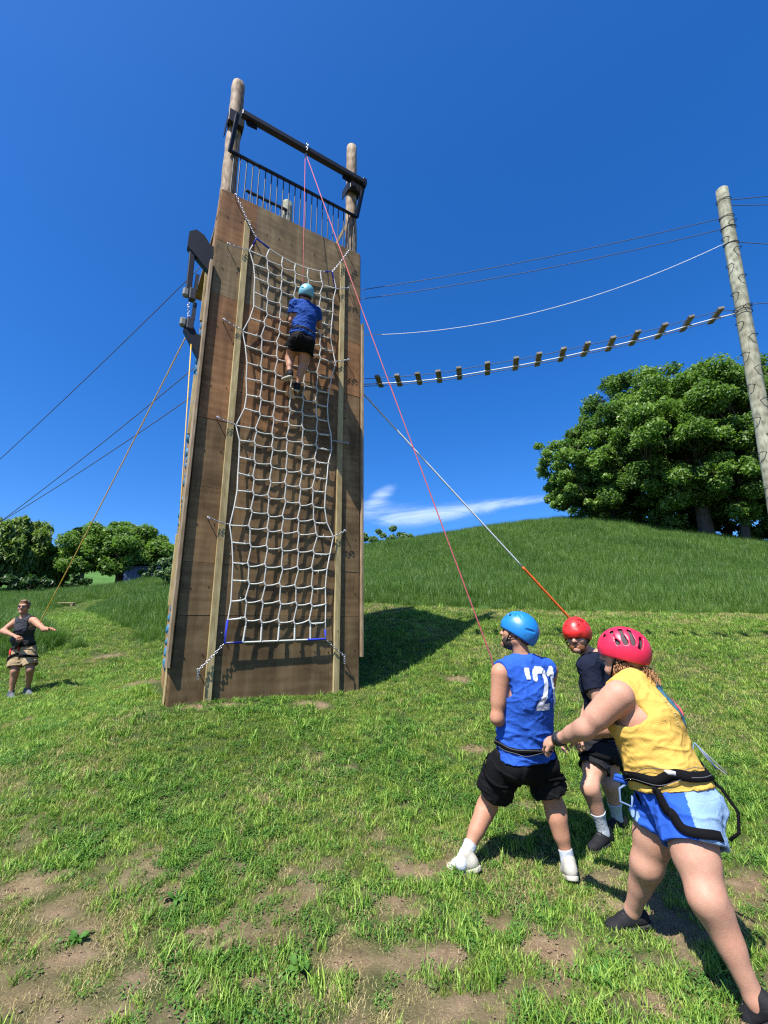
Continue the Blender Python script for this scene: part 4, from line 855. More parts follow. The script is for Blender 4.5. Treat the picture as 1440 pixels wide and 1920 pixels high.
M_BLKC = cloth_mat('black_cloth', (.0055, .0055, .0065), .8); M_GRYC = cloth_mat('dark_grey_cloth', (.013, .014, .016)); M_KHAKI = cloth_mat('khaki_cloth', (.34, .25, .145)); M_TEE = cloth_mat('deep_blue_jersey', (.012, .050, .22))
M_SOCK = cloth_mat('white_sock', (.40, .43, .47)); M_SHOEW = cloth_mat('white_leather', (.36, .34, .29), .6); M_SHOEB = cloth_mat('black_shoe', (.014, .014, .016), .7); M_SOLEW = plain('white_rubber', (.42, .39, .32), .6, .3, 0, .15, 20, .1); M_SOLEB = plain('black_rubber', (.02, .02, .02), .7)
M_SHOEG = cloth_mat('grey_shoe', (.10, .11, .125), .7)
M_WEB = plain('black_webbing', (.006, .006, .007), .9, .05, 0, .3, 200, .3); M_BELTW = plain('grey_label', (.5, .5, .48), .6)
def shell_mat(name, c): t = NT(name); v = t.coord('Object'); n = t.noise(v, 14, 5); t.bump(t.noise(v, 90, 3), .05, .002); m = t.fin(t.ramp(n, [(.3, tuple(x*.9 for x in c)), (.7, c)]), t.ramp(t.noise(v, 30, 6, .7), [(.3, (.30,)*3), (.7, (.46,)*3)]), .5); return m
M_HB = shell_mat('blue_shell', (.012, .17, .46)); M_HR = shell_mat('red_shell', (.62, .022, .018)); M_HP = shell_mat('pink_red_shell', (.62, .018, .060)); M_HT = shell_mat('teal_shell', (.16, .40, .46))
M_LINER = plain('grey_liner', (.075, .06, .065), .9)
def hair_mat(name, a, b): t = NT(name); v = t.coord('Object', (1, 1, .35)); n = t.noise(v, 120, 4, .7); t.bump(n, .6, .004); return t.fin(t.ramp(n, [(.3, a), (.7, b)]), .5, .4)
M_HAIRD = hair_mat('dark_hair', (.012, .008, .006), (.04, .026, .018)); M_HAIRB = hair_mat('brown_hair', (.09, .045, .020), (.26, .14, .065)); M_HAIRR = hair_mat('auburn_hair', (.10, .035, .014), (.28, .11, .045)); M_HAIRC = hair_mat('golden_brown_hair', (.17, .075, .028), (.46, .25, .10))
M_GLASS = plain('dark_lens', (.012, .012, .014), .12, .6, 0, .1, 5, 0); M_EYEW = plain('eye_white', (.36, .33, .31), .3, .5, 0, .05, 5, 0); M_EYED = plain('eye_dark', (.02, .015, .012), .2, .5, 0, .05, 5, 0)
M_PRINT = NT('worn_white_print'); _v = M_PRINT.coord('Object'); M_PRINT = M_PRINT.fin(M_PRINT.mix(M_PRINT.ramp(M_PRINT.noise(_v, 55, 6, .75), [(.20, (1, 1, 1)), (.36, (0, 0, 0))]), (.62, .66, .72), (.14, .25, .55)), .8, .2)

class Person:
    def __init__(s, label, J, head_f, head_u, skin, size=1.0, build=None, h=.0075):
        s.J = {k: np.array(v, float) for k, v in J.items()}; J = s.J; s.skin = skin; s.h = h
        foot = (J['anL']+J['anR'])/2; s.o = V3(foot[0], foot[1], gz1(foot[0], foot[1])) if 'base' not in J else J['base']
        s.root = empty('person', tuple(s.o), 0, label, 'person')
        B = dict(sh=1.0, chest=1.0, waist=1.0, hip=1.0, arm=1.0, fore=1.0, thigh=1.0, calf=1.0, depth=1.0); B.update(build or {}); s.B = B; z = size
        pel = (J['hpL']+J['hpR'])/2; ch = (J['shL']+J['shR'])/2; up = nrm(ch-pel); lat = nrm(nrm(J['shR']-J['shL'])+nrm(J['hpR']-J['hpL'])); lat = nrm(lat-up*(lat@up)); fw = np.cross(up, lat)
        s.up, s.lat, s.fw, s.pel, s.ch = up, lat, fw, pel, ch; Lt = np.linalg.norm(ch-pel); latS = nrm(J['shR']-J['shL']); latH = nrm(J['hpR']-J['hpL'])
        wa = pel+(ch-pel)*.42+fw*.0; cr = pel+(ch-pel)*.74; P = s.P = {}; D = B['depth']
        P['pelvis'] = [(('EC', pel-up*.05, pel+up*.06, latH, (.140*z*B['hip'], .100*z*B['hip']*D), (.146*z*B['hip'], .100*z*B['hip']*D)), .05)]
        for sd in 'LR': P['pelvis'].append((('EL', J['hp'+sd]-fw*.055*z-up*.035, np.array([latH, np.cross(up, latH), up]), (.080*z*B['hip'], .082*z*B['hip'], .09*z)), .05))
        P['torso'] = [(('EC', pel+up*.05, wa, lat, (.146*z*B['hip'], .10*z*D*B['hip']), (.134*z*B['waist'], .095*z*D*B['waist'])), .06), (('EC', wa, cr, lat, (.134*z*B['waist'], .095*z*D*B['waist']), (.158*z*B['chest'], .112*z*D*B['chest'])), .06),
                      (('EC', cr, ch+up*.0-fw*.005, latS, (.158*z*B['chest'], .112*z*D*B['chest']), (.13*z*B['chest'], .080*z*D)), .06)]
        nk = ch+up*.045*z-fw*.005; s.nk = nk; hd = J['head']; s.HF = frame(hd, head_f, head_u); HF = s.HF
        P['shoulder'] = []
        for sd in 'LR':
            S = J['sh'+sd]; P['shoulder'] += [(('RC', ch+(S-ch)*.25, S, .072*z*B['sh'], .060*z*B['sh']), .05), (('RC', nk+up*.03*z, ch+(S-ch)*.72+up*.018*z, .042*z, .040*z*B['sh']), .05)]
        P['neck'] = [(('RC', nk-up*.04*z, HF(0, -.022, -.075), .064*z, .056*z), .03)]
        for sd in 'LR':
            S, E, Wr = J['sh'+sd], J['el'+sd], J['wr'+sd]; a = B['arm']*z; fo = B['fore']*z
            P['arm'+sd] = [(('RC', S, E, .056*a, .041*a), .035), (('RC', S+(E-S)*.22, S+(E-S)*.62, .054*a, .049*a), .03)]
            P['fore'+sd] = [(('RC', E, Wr, .041*fo, .027*fo), .03), (('RC', E+(Wr-E)*.12, E+(Wr-E)*.42, .044*fo, .038*fo), .03)]
            Hp, K, A = J['hp'+sd], J['kn'+sd], J['an'+sd]; th = B['thigh']*z; ca = B['calf']*z; bk = nrm(nrm(Hp-K)+nrm(A-K)) if np.linalg.norm(nrm(Hp-K)+nrm(A-K)) > .12 else -fw
            if bk@fw > 0.25: bk = -fw
            P['thigh'+sd] = [(('RC', Hp, K, .088*th, .060*th), .06), (('RC', Hp+(K-Hp)*.2+fw*.012, Hp+(K-Hp)*.6+fw*.012, .086*th, .074*th), .05)]
            P['calf'+sd] = [(('RC', K, A, .054*ca, .034*ca), .06), (('RC', K+(A-K)*.17+bk*.026*ca, K+(A-K)*.46+bk*.018*ca, .050*ca, .040*ca), .05), (('EL', K-bk*.030*ca, np.eye(3), (.034*ca, .034*ca, .042*ca)), .035), (('RC', A, A-(K-A)/np.linalg.norm(K-A)*.05, .036*ca, .034*ca), .02)]
        s.z = z; s.parts_V = []; s.bvh_src = []
    def prims(s, *tags): return [q for t in tags for q in s.P[t]]
    def part(s, name, VF, mat, parent=None, fold=None, keep=False):
        Vv, F = VF
        if fold is not None: Vv = Vv+vnormals(Vv, F)*fold(Vv)[:, None]
        o = mesh_np(name, Vv, F, mat, parent or s.root, True, s.o)
        if keep: s.bvh_src.append((Vv, F))
        return o
    def head(s, jaw=1.0, beard=False):
        H = s.HF; A = H.A; z = s.z; e = lambda c, r: ('EL', H(*c), A, r)
        pr = [(e((0, -.012, .03), (.076, .096, .088)), .03), (e((0, .03, -.03), (.062, .066, .085)), .03), (('RC', H(-.046, .0, -.066), H(0, .062, -.098), .028, .024), .03), (('RC', H(.046, .0, -.066), H(0, .062, -.098), .028, .024), .03), (e((0, .080, -.102), (.022, .018, .018)), .02),
              (('RC', H(-.04, .074, .024), H(.04, .074, .024), .016, .016), .02), (e((-.040, .062, -.028), (.028, .026, .030)), .02), (e((.040, .062, -.028), (.028, .026, .030)), .02),
              (('RC', H(0, .090, .010), H(0, .112, -.030), .009, .0135), .012), (e((-.012, .100, -.036), (.009, .011, .008)), .008), (e((.012, .100, -.036), (.009, .011, .008)), .008),
              (('RC', H(-.021, .086, -.064), H(0, .096, -.061), .006, .008), .006), (('RC', H(.021, .086, -.064), H(0, .096, -.061), .006, .008), .006), (('RC', H(-.018, .086, -.075), H(.018, .086, -.075), .009, .009), .006),
              (e((-.080, -.010, -.006), (.010, .023, .033)), .008), (e((.080, -.010, -.006), (.010, .023, .033)), .008)]
        cuts = [(e((-.032, .098, .004), (.018, .016, .011)), .012), (e((.032, .098, .004), (.018, .016, .011)), .012), (('RC', H(-.019, .099, -.0685), H(.019, .099, -.0685), .0022, .0022), .003), (e((-.0885, -.008, -.004), (.004, .013, .02)), .006), (e((.0885, -.008, -.004), (.004, .013, .02)), .006)]
        return solid(pr+s.prims('neck'), .0042, 0, cuts, 1)
    def hand(s, wr, d, n, curl=.6, side=1, thumb=.6, spread=.12):
        """wrist point, pointing direction, palm normal, finger bend in radians per joint"""
        d = nrm(d); n = nrm(np.array(n)-d*(np.array(n)@d)); sd = np.cross(d, n)*side; z = s.z; wr = np.array(wr, float); A = np.array([sd, d, n])
        pr = [(('RC', wr-d*.03, wr+d*.01, .027*z, .026*z), .02), (('EL', wr+d*.05*z, A, (.040*z, .052*z, .017*z)), .02), (('EC', wr+d*.03*z, wr+d*.082*z, sd, (.032*z, .015*z), (.038*z, .0135*z)), .015)]
        for i, (off, L0) in enumerate(zip((-.030, -.010, .011, .030), (.043, .048, .045, .035))):
            p = wr+d*(.088-.006*abs(i-1.2))*z+sd*off*z; dd = nrm(d+sd*(i-1.5)*spread); c = 0.0
            for j, (l, r) in enumerate(((L0, .0092), (L0*.62, .0084), (L0*.5, .0074))):
                c += curl*(0.8 if j == 0 else 1.0); q = p+(dd*cos(c)+n*sin(c))*l*z; pr.append((('RC', p, q, r*z, (r-.0008)*z), .006)); p = q
        p = wr+d*.028*z-sd*.030*z; t1 = nrm(d*.75-sd*.62+n*.35); q = p+t1*.045*z; pr.append((('RC', p, q, .014*z, .0115*z), .012)); t2 = nrm(t1*cos(thumb)+nrm(n*.6+sd*.6)*sin(thumb)); q2 = q+t2*.032*z; pr.append((('RC', q, q2, .0108*z, .0095*z), .006)); pr.append((('RC', q2, q2+nrm(t2*cos(.4)+sd*sin(.4))*.024*z, .0095*z, .0075*z), .006))
        return solid(pr, .0032, 0, (), 1)
    def body(s, hands=(), head=True):
        tags = ['pelvis', 'torso', 'shoulder', 'neck']+[a+b for a in ('arm', 'fore', 'thigh', 'calf') for b in 'LR']; vs = [solid(s.prims(*tags), s.h, 0, (), 2)]
        if head: vs.append(s.head())
        vs += list(hands); Vs = []; Fs = []; b = 0
        for v, f in vs: Vs.append(v); Fs.append(f+b); b += len(v)
        return s.part('body', (np.concatenate(Vs), np.concatenate(Fs)), s.skin)
    def shirt(s, mat, inf=.016, sleeve=0.0, hem=None, hemn=None, name='shirt', fold=.006, armhole=.30, seed=1.0, flare=.0, neckr=.075, mid=None, h=.0065, loose=0.0):
        J = s.J; pr = s.prims('pelvis', 'torso', 'shoulder'); cuts = []
        hemp = s.pel-s.up*.03 if hem is None else hem; hn = -s.up if hemn is None else nrm(hemn)
        pr = pr+([(('EC', s.pel+(s.ch-s.pel)*.25, s.pel+(s.ch-s.pel)*.80, s.lat, (.140*s.z*s.B['waist']+loose, .098*s.z*s.B['waist']*s.B['depth']+loose), (.160*s.z*s.B['chest']+loose*.6, .112*s.z*s.B['chest']*s.B['depth']+loose*.5)), .05)] if loose else [])
        pr = pr+[(('EC', s.pel-s.up*.02, s.pel+s.up*.12, nrm(J['hpR']-J['hpL']), (.150*s.z*s.B['hip']+flare, .108*s.z*s.B['hip']*s.B['depth']+flare), (.146*s.z*s.B['hip'], .102*s.z*s.B['hip']*s.B['depth'])), .05)]+(mid or [])
        for sd, sg in (('L', -1), ('R', 1)):
            S, E = J['sh'+sd], J['el'+sd]
            if sleeve > 0:
                pr = pr+[(('RC', S, S+(E-S)*(sleeve+.25), .060*s.z*s.B['arm'], .058*s.z*s.B['arm']), .04)]; d = nrm(E-S); cuts.append((('HB', S+(E-S)*sleeve, d, .17), .003)); cuts.append((('RC', S+(E-S)*(sleeve-.12), S+(E-S)*(sleeve+.3), .052*s.z*s.B['arm'], .050*s.z*s.B['arm']), .003, .004))
            else:
                out = nrm(S-s.ch); cuts.append((('HB', s.ch+(S-s.ch)*(1-armhole*.35)+s.up*0, nrm(out*1.0+nrm(E-S)*.28), .16), .006))
        cuts.append((('RC', s.nk+s.up*.012-s.fw*.0, s.nk+s.up*.14+s.fw*.05, neckr*.86, neckr*1.15), .006)); cuts.append((('HB', hemp, hn, .42), .003)); cuts.append((('EC', hemp+hn*.06, hemp-hn*.025, nrm(J['hpR']-J['hpL']), (.144*s.z*s.B['hip']+flare*.9, .10*s.z*s.B['hip']*s.B['depth']+flare*.9), (.142*s.z*s.B['hip'], .098*s.z*s.B['hip']*s.B['depth'])), .004, inf-.006))
        up, lat, fw = s.up, s.lat, s.fw; pel, ch = s.pel, s.ch
        def fo(Vv):
            q = Vv-pel; u = q@up; l = q@lat; f = q@fw; a = fbm(np.stack([l*7+u*3, f*7, u*5-l*4], 1)+seed*9, 3)-.5; b = np.abs(fbm(np.stack([l*5-u*9, f*6, u*16], 1)+seed*5, 3)-.5); wst = np.exp(-((u-.12)/.14)**2)
            def rdg(k, sd_): n_ = fbm(k+sd_, 2); return np.clip(1-np.abs(2*n_-1)*3.2, 0, 1)**1.5
            r1 = rdg(np.stack([l*6+u*5, f*6, u*3.2-l*3], 1), seed*3); r2 = rdg(np.stack([l*4-u*7, f*5, u*13+l*5], 1), seed*5+3); r3 = rdg(np.stack([l*9+u*8, f*9, u*16-l*9], 1), seed*2+8)
            return fold*(1.2*a+.75*r1+.85*r2*(.3+wst)+.45*r3-.5)
        return s.part(name, solid(pr, h, inf, cuts, 2), mat, None, fo, True)
    def shorts(s, mat, frac=.55, inf=.016, flare=.03, waist=.09, name='shorts', fold=.005, seed=2.0, fr=None, h=.0065, colour=None):
        J = s.J; pr = s.prims('pelvis'); cuts = []; pr = pr+[(s.P['torso'][0][0], .05)]
        for sd in 'LR':
            Hp, K = J['hp'+sd], J['kn'+sd]; fr_ = (fr or {}).get(sd, frac); e = Hp+(K-Hp)*(fr_+.12); th = s.B['thigh']*s.z
            pr.append((('RC', Hp, e, .092*th, .080*th+flare), .016)); pr.append((s.P['thigh'+sd][1][0], .04)); d = nrm(K-Hp); cuts.append((('HB', Hp+(K-Hp)*fr_, d, .24), .003)); cuts.append((('RC', Hp+(K-Hp)*.30, Hp+(K-Hp)*1.0, .088*th, .074*th+flare), .004, inf-.008))
        cuts.append((('HB', s.pel+s.up*waist, s.up, .3), .004)); pel, up, lat, fw = s.pel, s.up, s.lat, s.fw
        def fo(Vv):
            q = Vv-pel; u = q@up; l = q@lat; f = q@fw; a = fbm(np.stack([l*9, f*9, u*4], 1)+seed*7, 3)-.5; 
            def rdg(k, sd_): n_ = fbm(k+sd_, 2); return np.clip(1-np.abs(2*n_-1)*3.2, 0, 1)**1.5
            return fold*(1.3*a+.9*rdg(np.stack([l*11, f*11, u*4], 1), seed*3)+.6*rdg(np.stack([l*9+u*9, f*9, u*12], 1), seed+4)-.5)
        return s.part(name, solid(pr, h, inf, cuts, 1), mat, None, fo, True)
    def sock(s, sd, mat, top=.45):
        K, A = s.J['kn'+sd], s.J['an'+sd]; d = nrm(K-A); Ln = np.linalg.norm(K-A); e = A+d*Ln*top; ca = s.B['calf']*s.z
        pr = s.P['calf'+sd]; return s.part('sock', solid(pr, .0045, .005, [(('HB', e, d, .5), .003)], 1), mat, None, lambda Vv: .004*(fbm(Vv*28, 2)-.5))
    def shoe(s, sd, mat, sole, flip=0.0, L=.285):
        A = s.J['an'+sd]; T = s.J['toe'+sd]; up0 = V3(0, 0, 1); d = nrm(T-A-up0*((T-A)@up0)*(0.0 if flip == 0 else 1)); 
        if 'sole'+sd in s.J: d = nrm(s.J['sole'+sd])
        sdv = nrm(np.cross(d, up0)); u = np.cross(sdv, d); z = s.z*L/.285; g = A-u*.085*z; F_ = Frame(g, sdv, d, u)
        up_ = [(('EC', F_(0, -.045*z, .046*z), F_(0, .07*z, .042*z), sdv, (.033*z, .042*z), (.043*z, .034*z)), .02), (('EL', F_(0, .125*z, .034*z), F_.A, (.044*z, .066*z, .030*z)), .02), (('RC', F_(0, -.030*z, .05*z), F_(0, -.018*z, .098*z), .038*z, .040*z), .02), (('RC', F_(0, .02*z, .072*z), F_(0, .085*z, .054*z), .032*z, .026*z), .02)]
        c1 = [(('HB', F_(0, .03, .020*z), -u, .35), .003), (('RC', F_(0, -.012*z, .098*z), F_(0, -.010*z, .20*z), .033*z, .05*z), .004)]
        o = s.part('shoe', solid(up_, .0045, .004, c1, 1), mat, None, lambda Vv: .0025*(fbm(Vv*26, 3)-.5)); so = [(('EC', F_(0, -.050*z, .014*z), F_(0, .07*z, .014*z), sdv, (.035*z, .05*z), (.046*z, .05*z)), .02), (('EL', F_(0, .125*z, .014*z), F_.A, (.046*z, .070*z, .05*z)), .02)]
        s.part('sole', solid(so, .0045, .004, [(('HB', F_(0, .03, .022*z), u, .35), .002), (('HB', F_(0, .03, -.006*z), -u, .35), .004)], 1), sole, o)
        for i in range(4): q = F_(0, (.045+.017*i)*z, (.102-.013*i)*z); MB().tube([q-sdv*.020*z-s.o, q+u*.004-s.o, q+sdv*.020*z-s.o], .0028, 5).build('lace', M_SOCK if mat is not M_SHOEB else M_SHOEG, o)
        return o
    def helmet(s, mat, vents, tilt=0.0, rr=(.110, .136, .126), rim=-.046, c=(0, -.008, .032), name='helmet'):
        H = s.HF; cc = H(*c); f2 = nrm(H.A[1]*cos(tilt)+H.A[2]*sin(tilt)); u2 = np.cross(H.A[0], f2); A = np.array([H.A[0], f2, u2]); Fr = Frame(cc, *A); k = Fr
        pr = [(('EL', cc, A, rr), .02), (('EL', Fr(0, -.034, -.024), A, (rr[0]*.95, rr[1]*.80, rr[2]*.93)), .03), (('RC', Fr(-.04, .104, .006), Fr(.04, .104, .006), .016, .016), .03)]
        cuts = [(('HB', Fr(0, 0, rim-.02), nrm(-u2+f2*.24), .4), .008), (('EL', cc, A, tuple(x-.011 for x in rr)), .006), (('HB', Fr(0, .03, -.100), -u2, .4), .006)]
        for p0, p1, r1, r2 in vents:
            for sx in (-1, 1): cuts.append((('RC', Fr(sx*p0[0], p0[1], p0[2]), Fr(sx*p1[0], p1[1], p1[2]), r1, r2), .004))
        o = s.part(name, solid(pr, .0038, 0, cuts, 1), mat); s.part('liner', solid([(('EL', cc, A, tuple(x-.016 for x in rr)), .02)], .006, 0, [(('HB', Fr(0, 0, rim-.012), nrm(-u2+f2*.24), .4), .006), (('EL', cc, A, tuple(x-.030 for x in rr)), .006)], 1), M_LINER, o)
        for sx in (-1, 1):
            pts = [Fr(sx*.098, .03, -.04), H(sx*.082, .045, -.055), H(sx*.035, .062, -.122)]; pts2 = [Fr(sx*.098, -.07, -.045), H(sx*.084, .005, -.05), H(sx*.082, .043, -.058)]
            for pp in (pts, pts2): MB().tube([q-s.o for q in pp], .0048, 6).build('chin_strap', M_WEB, o)
        MB().tube([H(-.035, .062, -.122)-s.o, H(0, .068, -.128)-s.o, H(.035, .062, -.122)-s.o], .0055, 6).build('chin_strap', M_WEB, o)
        s.hfr = Fr; return o
    def bvh(s):
        Vs = []; Fs = []; b = 0
        for v, f in s.bvh_src: Vs.append(v); Fs.append(f+b); b += len(v)
        s._b = BVHTree.FromPolygons([tuple(p) for p in np.concatenate(Vs)], [tuple(int(i) for i in q) for q in np.concatenate(Fs)]); return s._b
    def strap(s, name, pts, w, mat, parent=None, lift=.005, n=40, closed=False, thick=.004):
        b = s.bvh(); Pp = [np.array(p, float) for p in pts]; L_ = [0]
        if closed: Pp = Pp+[Pp[0]]
        for i in range(1, len(Pp)): L_.append(L_[-1]+np.linalg.norm(Pp[i]-Pp[i-1]))
        Pp = np.array(Pp); ts = np.linspace(0, L_[-1], n); Q = np.stack([np.interp(ts, L_, Pp[:, i]) for i in range(3)], 1); S = []; Nn = []
        for q in Q:
            loc, no, _, _ = b.find_nearest(Vector(q)); S.append(np.array(loc)); Nn.append(np.array(no))
        S = np.array(S); Nn = np.array(Nn)
        for _ in range(6 if closed else 4): S[1:-1] = (S[:-2]+2*S[1:-1]+S[2:])/4; Nn[1:-1] = (Nn[:-2]+2*Nn[1:-1]+Nn[2:])/4
        Nn /= np.linalg.norm(Nn, axis=1)[:, None]; T = np.gradient(S, axis=0); T /= np.maximum(np.linalg.norm(T, axis=1), 1e-9)[:, None]; Sd = np.cross(Nn, T); Sd /= np.maximum(np.linalg.norm(Sd, axis=1), 1e-9)[:, None]
        Vv = []; F = []
        for i in range(n):
            c = S[i]+Nn[i]*lift
            for a, t in ((-1, 0), (1, 0), (1, thick), (-1, thick)): Vv.append(c+Sd[i]*a*w/2+Nn[i]*t)
        for i in range(n-1):
            for k in range(4): F.append((4*i+k, 4*i+(k+1) % 4, 4*i+4+(k+1) % 4, 4*i+4+k))
        return mesh_np(name, np.array(Vv), np.array(F), mat, parent or s.root, False, s.o)
    def decal(s, name, c, right, up, nor, size, shape, mat, parent, cell=.0035, lift=.0042):
        b = s.bvh(); right = nrm(right); nor = nrm(nor); up = np.cross(nor, right); nx = int(size[0]/cell); ny = int(size[1]/cell); gx, gy = np.meshgrid(np.linspace(-.5, .5, nx+1), np.linspace(-.5, .5, ny+1)); cx = (gx[:-1, :-1]+gx[1:, 1:])/2; cy_ = (gy[:-1, :-1]+gy[1:, 1:])/2
        on = shape(cx*size[0], cy_*size[1]); ids = {}; Vv = []; F = []
        def vid(j, i):
            if (j, i) not in ids:
                p = c+right*gx[j, i]*size[0]+up*gy[j, i]*size[1]+nor*.25; h = b.ray_cast(Vector(p), Vector(-nor), .5); ids[j, i] = None
                if h[0] is not None: ids[j, i] = len(Vv); Vv.append(np.array(h[0])+np.array(h[1])*lift*(1 if np.dot(h[1], nor) > 0 else -1))
            return ids[j, i]
        for j in range(ny):
            for i in range(nx):
                if on[j, i]:
                    q = [vid(j, i), vid(j, i+1), vid(j+1, i+1), vid(j+1, i)]
                    if None not in q and max(np.linalg.norm(Vv[q[a]]-Vv[q[(a+1) % 4]]) for a in range(4)) < cell*6: F.append(q)
        if F: return mesh_np(name, np.array(Vv), np.array(F), mat, parent, True, s.o)
    def rope(s, name, pts, r, mat, parent=None): return MB().tube([np.array(p)-s.o for p in pts], r, 7).build(name, mat, parent or s.root)
    def hair_cap(s, mat, r=(.082, .104, .094), c=(0, -.016, .032), cuts=(), amp=.010, fr=45, name='hair', extra=()):
        H = s.HF; pr = [(('EL', H(*c), H.A, r), .02)]+[(('EL', H(*q), H.A, rr), .02) for q, rr in extra]
        cs = [(('HB', H(*p), nrm(np.array(n)@H.A), .4), .01) for p, n in cuts]; return s.part(name, solid(pr, .0048, 0, cs, 0), mat, None, lambda Vv: amp*(fbm((Vv-H.o)@H.A.T*np.array([fr, fr, fr*.4]), 3)-.35))

# ------------------------------------------------------------------ poses: each joint at its place of the photograph and its distance
def pose(**k): return {a: at(*b) for a, b in k.items()}
JB = pose(shL=(939, 1262, 3.36), shR=(1028, 1258, 3.50), elL=(932, 1346, 3.36), elR=(1020, 1338, 3.66), wrL=(952, 1360, 3.60), wrR=(968, 1362, 3.72), hpL=(957, 1418, 3.46), hpR=(1008, 1420, 3.56),
          knL=(913, 1512, 3.72), knR=(1042, 1518, 3.58), anL=(872, 1606, 3.56), anR=(1066, 1618, 3.53), toeL=(822, 1614, 3.66), toeR=(1050, 1612, 3.80), head=(970, 1186, 3.44))
JW = pose(shL=(1160, 1304, 2.66), shR=(1214, 1290, 2.94), elL=(1098, 1366, 2.74), elR=(1142, 1362, 3.04), wrL=(1042, 1388, 2.96), wrR=(1080, 1380, 3.20), hpL=(1282, 1500, 2.60), hpR=(1250, 1488, 2.78),
          knL=(1326, 1686, 2.42), knR=(1213, 1620, 2.86), anL=(1416, 1874, 2.37), anR=(1186, 1708, 3.02), toeL=(1340, 1905, 2.50), toeR=(1112, 1722, 3.06), head=(1166, 1226, 2.86))
JN = pose(shL=(1102, 1250, 3.80), shR=(1136, 1240, 4.02), elL=(1124, 1322, 3.72), elR=(1110, 1316, 4.06), wrL=(1090, 1374, 3.80), wrR=(1085, 1366, 4.00), hpL=(1124, 1390, 4.02), hpR=(1142, 1386, 4.16),
          knL=(1106, 1478, 3.84), knR=(1144, 1470, 4.04), anL=(1132, 1560, 3.90), anR=(1158, 1534, 4.10), toeL=(1098, 1580, 3.80), toeR=(1110, 1556, 4.02), head=(1082, 1192, 3.86))
JM = pose(shL=(64, 1164, 8.38), shR=(29, 1166, 8.42), elL=(83, 1180, 8.24), elR=(5, 1183, 8.30), wrL=(93, 1180, 8.08), wrR=(29, 1193, 8.18), hpL=(53, 1216, 8.50), hpR=(35, 1217, 8.52),
          knL=(57, 1255, 8.44), knR=(28, 1258, 8.44), anL=(52, 1292, 8.62), anR=(21, 1300, 8.48), toeL=(66, 1299, 8.50), toeR=(34, 1308, 8.30), head=(45, 1138, 8.36))
def cl(px, py, off):
    u, z = face_uz(px, py, off); return tw(u, off, z)
def climber_joints():
    return dict(shL=cl(553, 571, .40), shR=cl(593, 585, .38), elL=cl(547, 601, .30), elR=cl(600, 612, .28), wrL=cl(553, 586, .16), wrR=cl(590, 592, .16), hpL=cl(557, 635, .42), hpR=cl(576, 642, .41),
                knL=cl(543, 672, .17), knR=cl(568, 690, .26), anL=cl(543, 699, .26), anR=cl(557, 722, .20), toeL=cl(533, 706, .10), toeR=cl(553, 722, .03), head=cl(573, 553, .42), base=cl(556, 730, .2))

def ring(P, c, up, lat, rl, rw, n=24):
    fw = np.cross(up, lat); return [c+lat*rl*cos(a)+fw*rw*sin(a) for a in np.linspace(0, 2*pi, n, endpoint=False)]
def glasses(P, mat, lens=None, w=.030, parent=None):
    H = P.HF; mb = MB(); g = None
    for sx in (-1, 1): mb.tube([H(sx*.033+.021*cos(a), .103-.012*abs(sx*.033+.021*cos(a))/.05, .002+.017*sin(a))-P.o for a in np.linspace(0, 2*pi, 15)], .0022, 5, False)
    mb.tube([H(-.012, .108, .006)-P.o, H(.012, .108, .006)-P.o], .002, 5)
    for sx in (-1, 1): mb.tube([H(sx*.056, .094, .006)-P.o, H(sx*.078, .07, .004)-P.o, H(sx*.083, -.015, .002)-P.o], .0024, 5)
    g = mb.build('glasses', mat, P.root)
    if lens:
        for sx in (-1, 1):
            pts = [H(sx*.033+.020*cos(a), .1025-.012*abs(sx*.033+.02*cos(a))/.05, .002+.016*sin(a))-P.o for a in np.linspace(0, 2*pi, 12, endpoint=False)]; MB().prism(pts, tuple(H.A[1]*.0015)).build('lens', lens, g)
    return g
def eyes(P):
    for sx in (-1, 1):
        c = P.HF(sx*.032, .083, .003); P.part('eye', solid([(('EL', c, P.HF.A, (.0105, .0105, .0085)), .01)], .0026), M_EYEW); P.part('iris', solid([(('EL', c+P.HF.A[1]*.0092, P.HF.A, (.0058, .0026, .0058)), .01)], .0014), M_EYED)
    for sx in (-1, 1): MB().tube([P.HF(sx*.016, .094, .024)-P.o, P.HF(sx*.034, .093, .029)-P.o, P.HF(sx*.050, .080, .023)-P.o], .0042, 5).build('eyebrow', M_HAIRR, P.root)
VENT_SIDE = [((.05, .085, .072), (.085, .055, .020), .010, .008), ((.058, .045, .092), (.102, .015, .030), .010, .011), ((.055, .0, .105), (.108, -.025, .035), .010, .012), ((.05, -.045, .10), (.10, -.065, .03), .010, .012), ((.06, -.105, .055), (.085, -.09, .005), .011, .012)]
VENT_TOP = [((.02, .125, .045), (.045, .105, .062), .008, .009), ((.045, .095, .075), (.072, .075, .066), .009, .009), ((.06, .055, .098), (.090, .035, .074), .009, .008), ((.078, .01, .096), (.098, -.015, .070), .008, .007), ((.07, -.125, .0), (.105, -.07, -.004), .008, .008)]
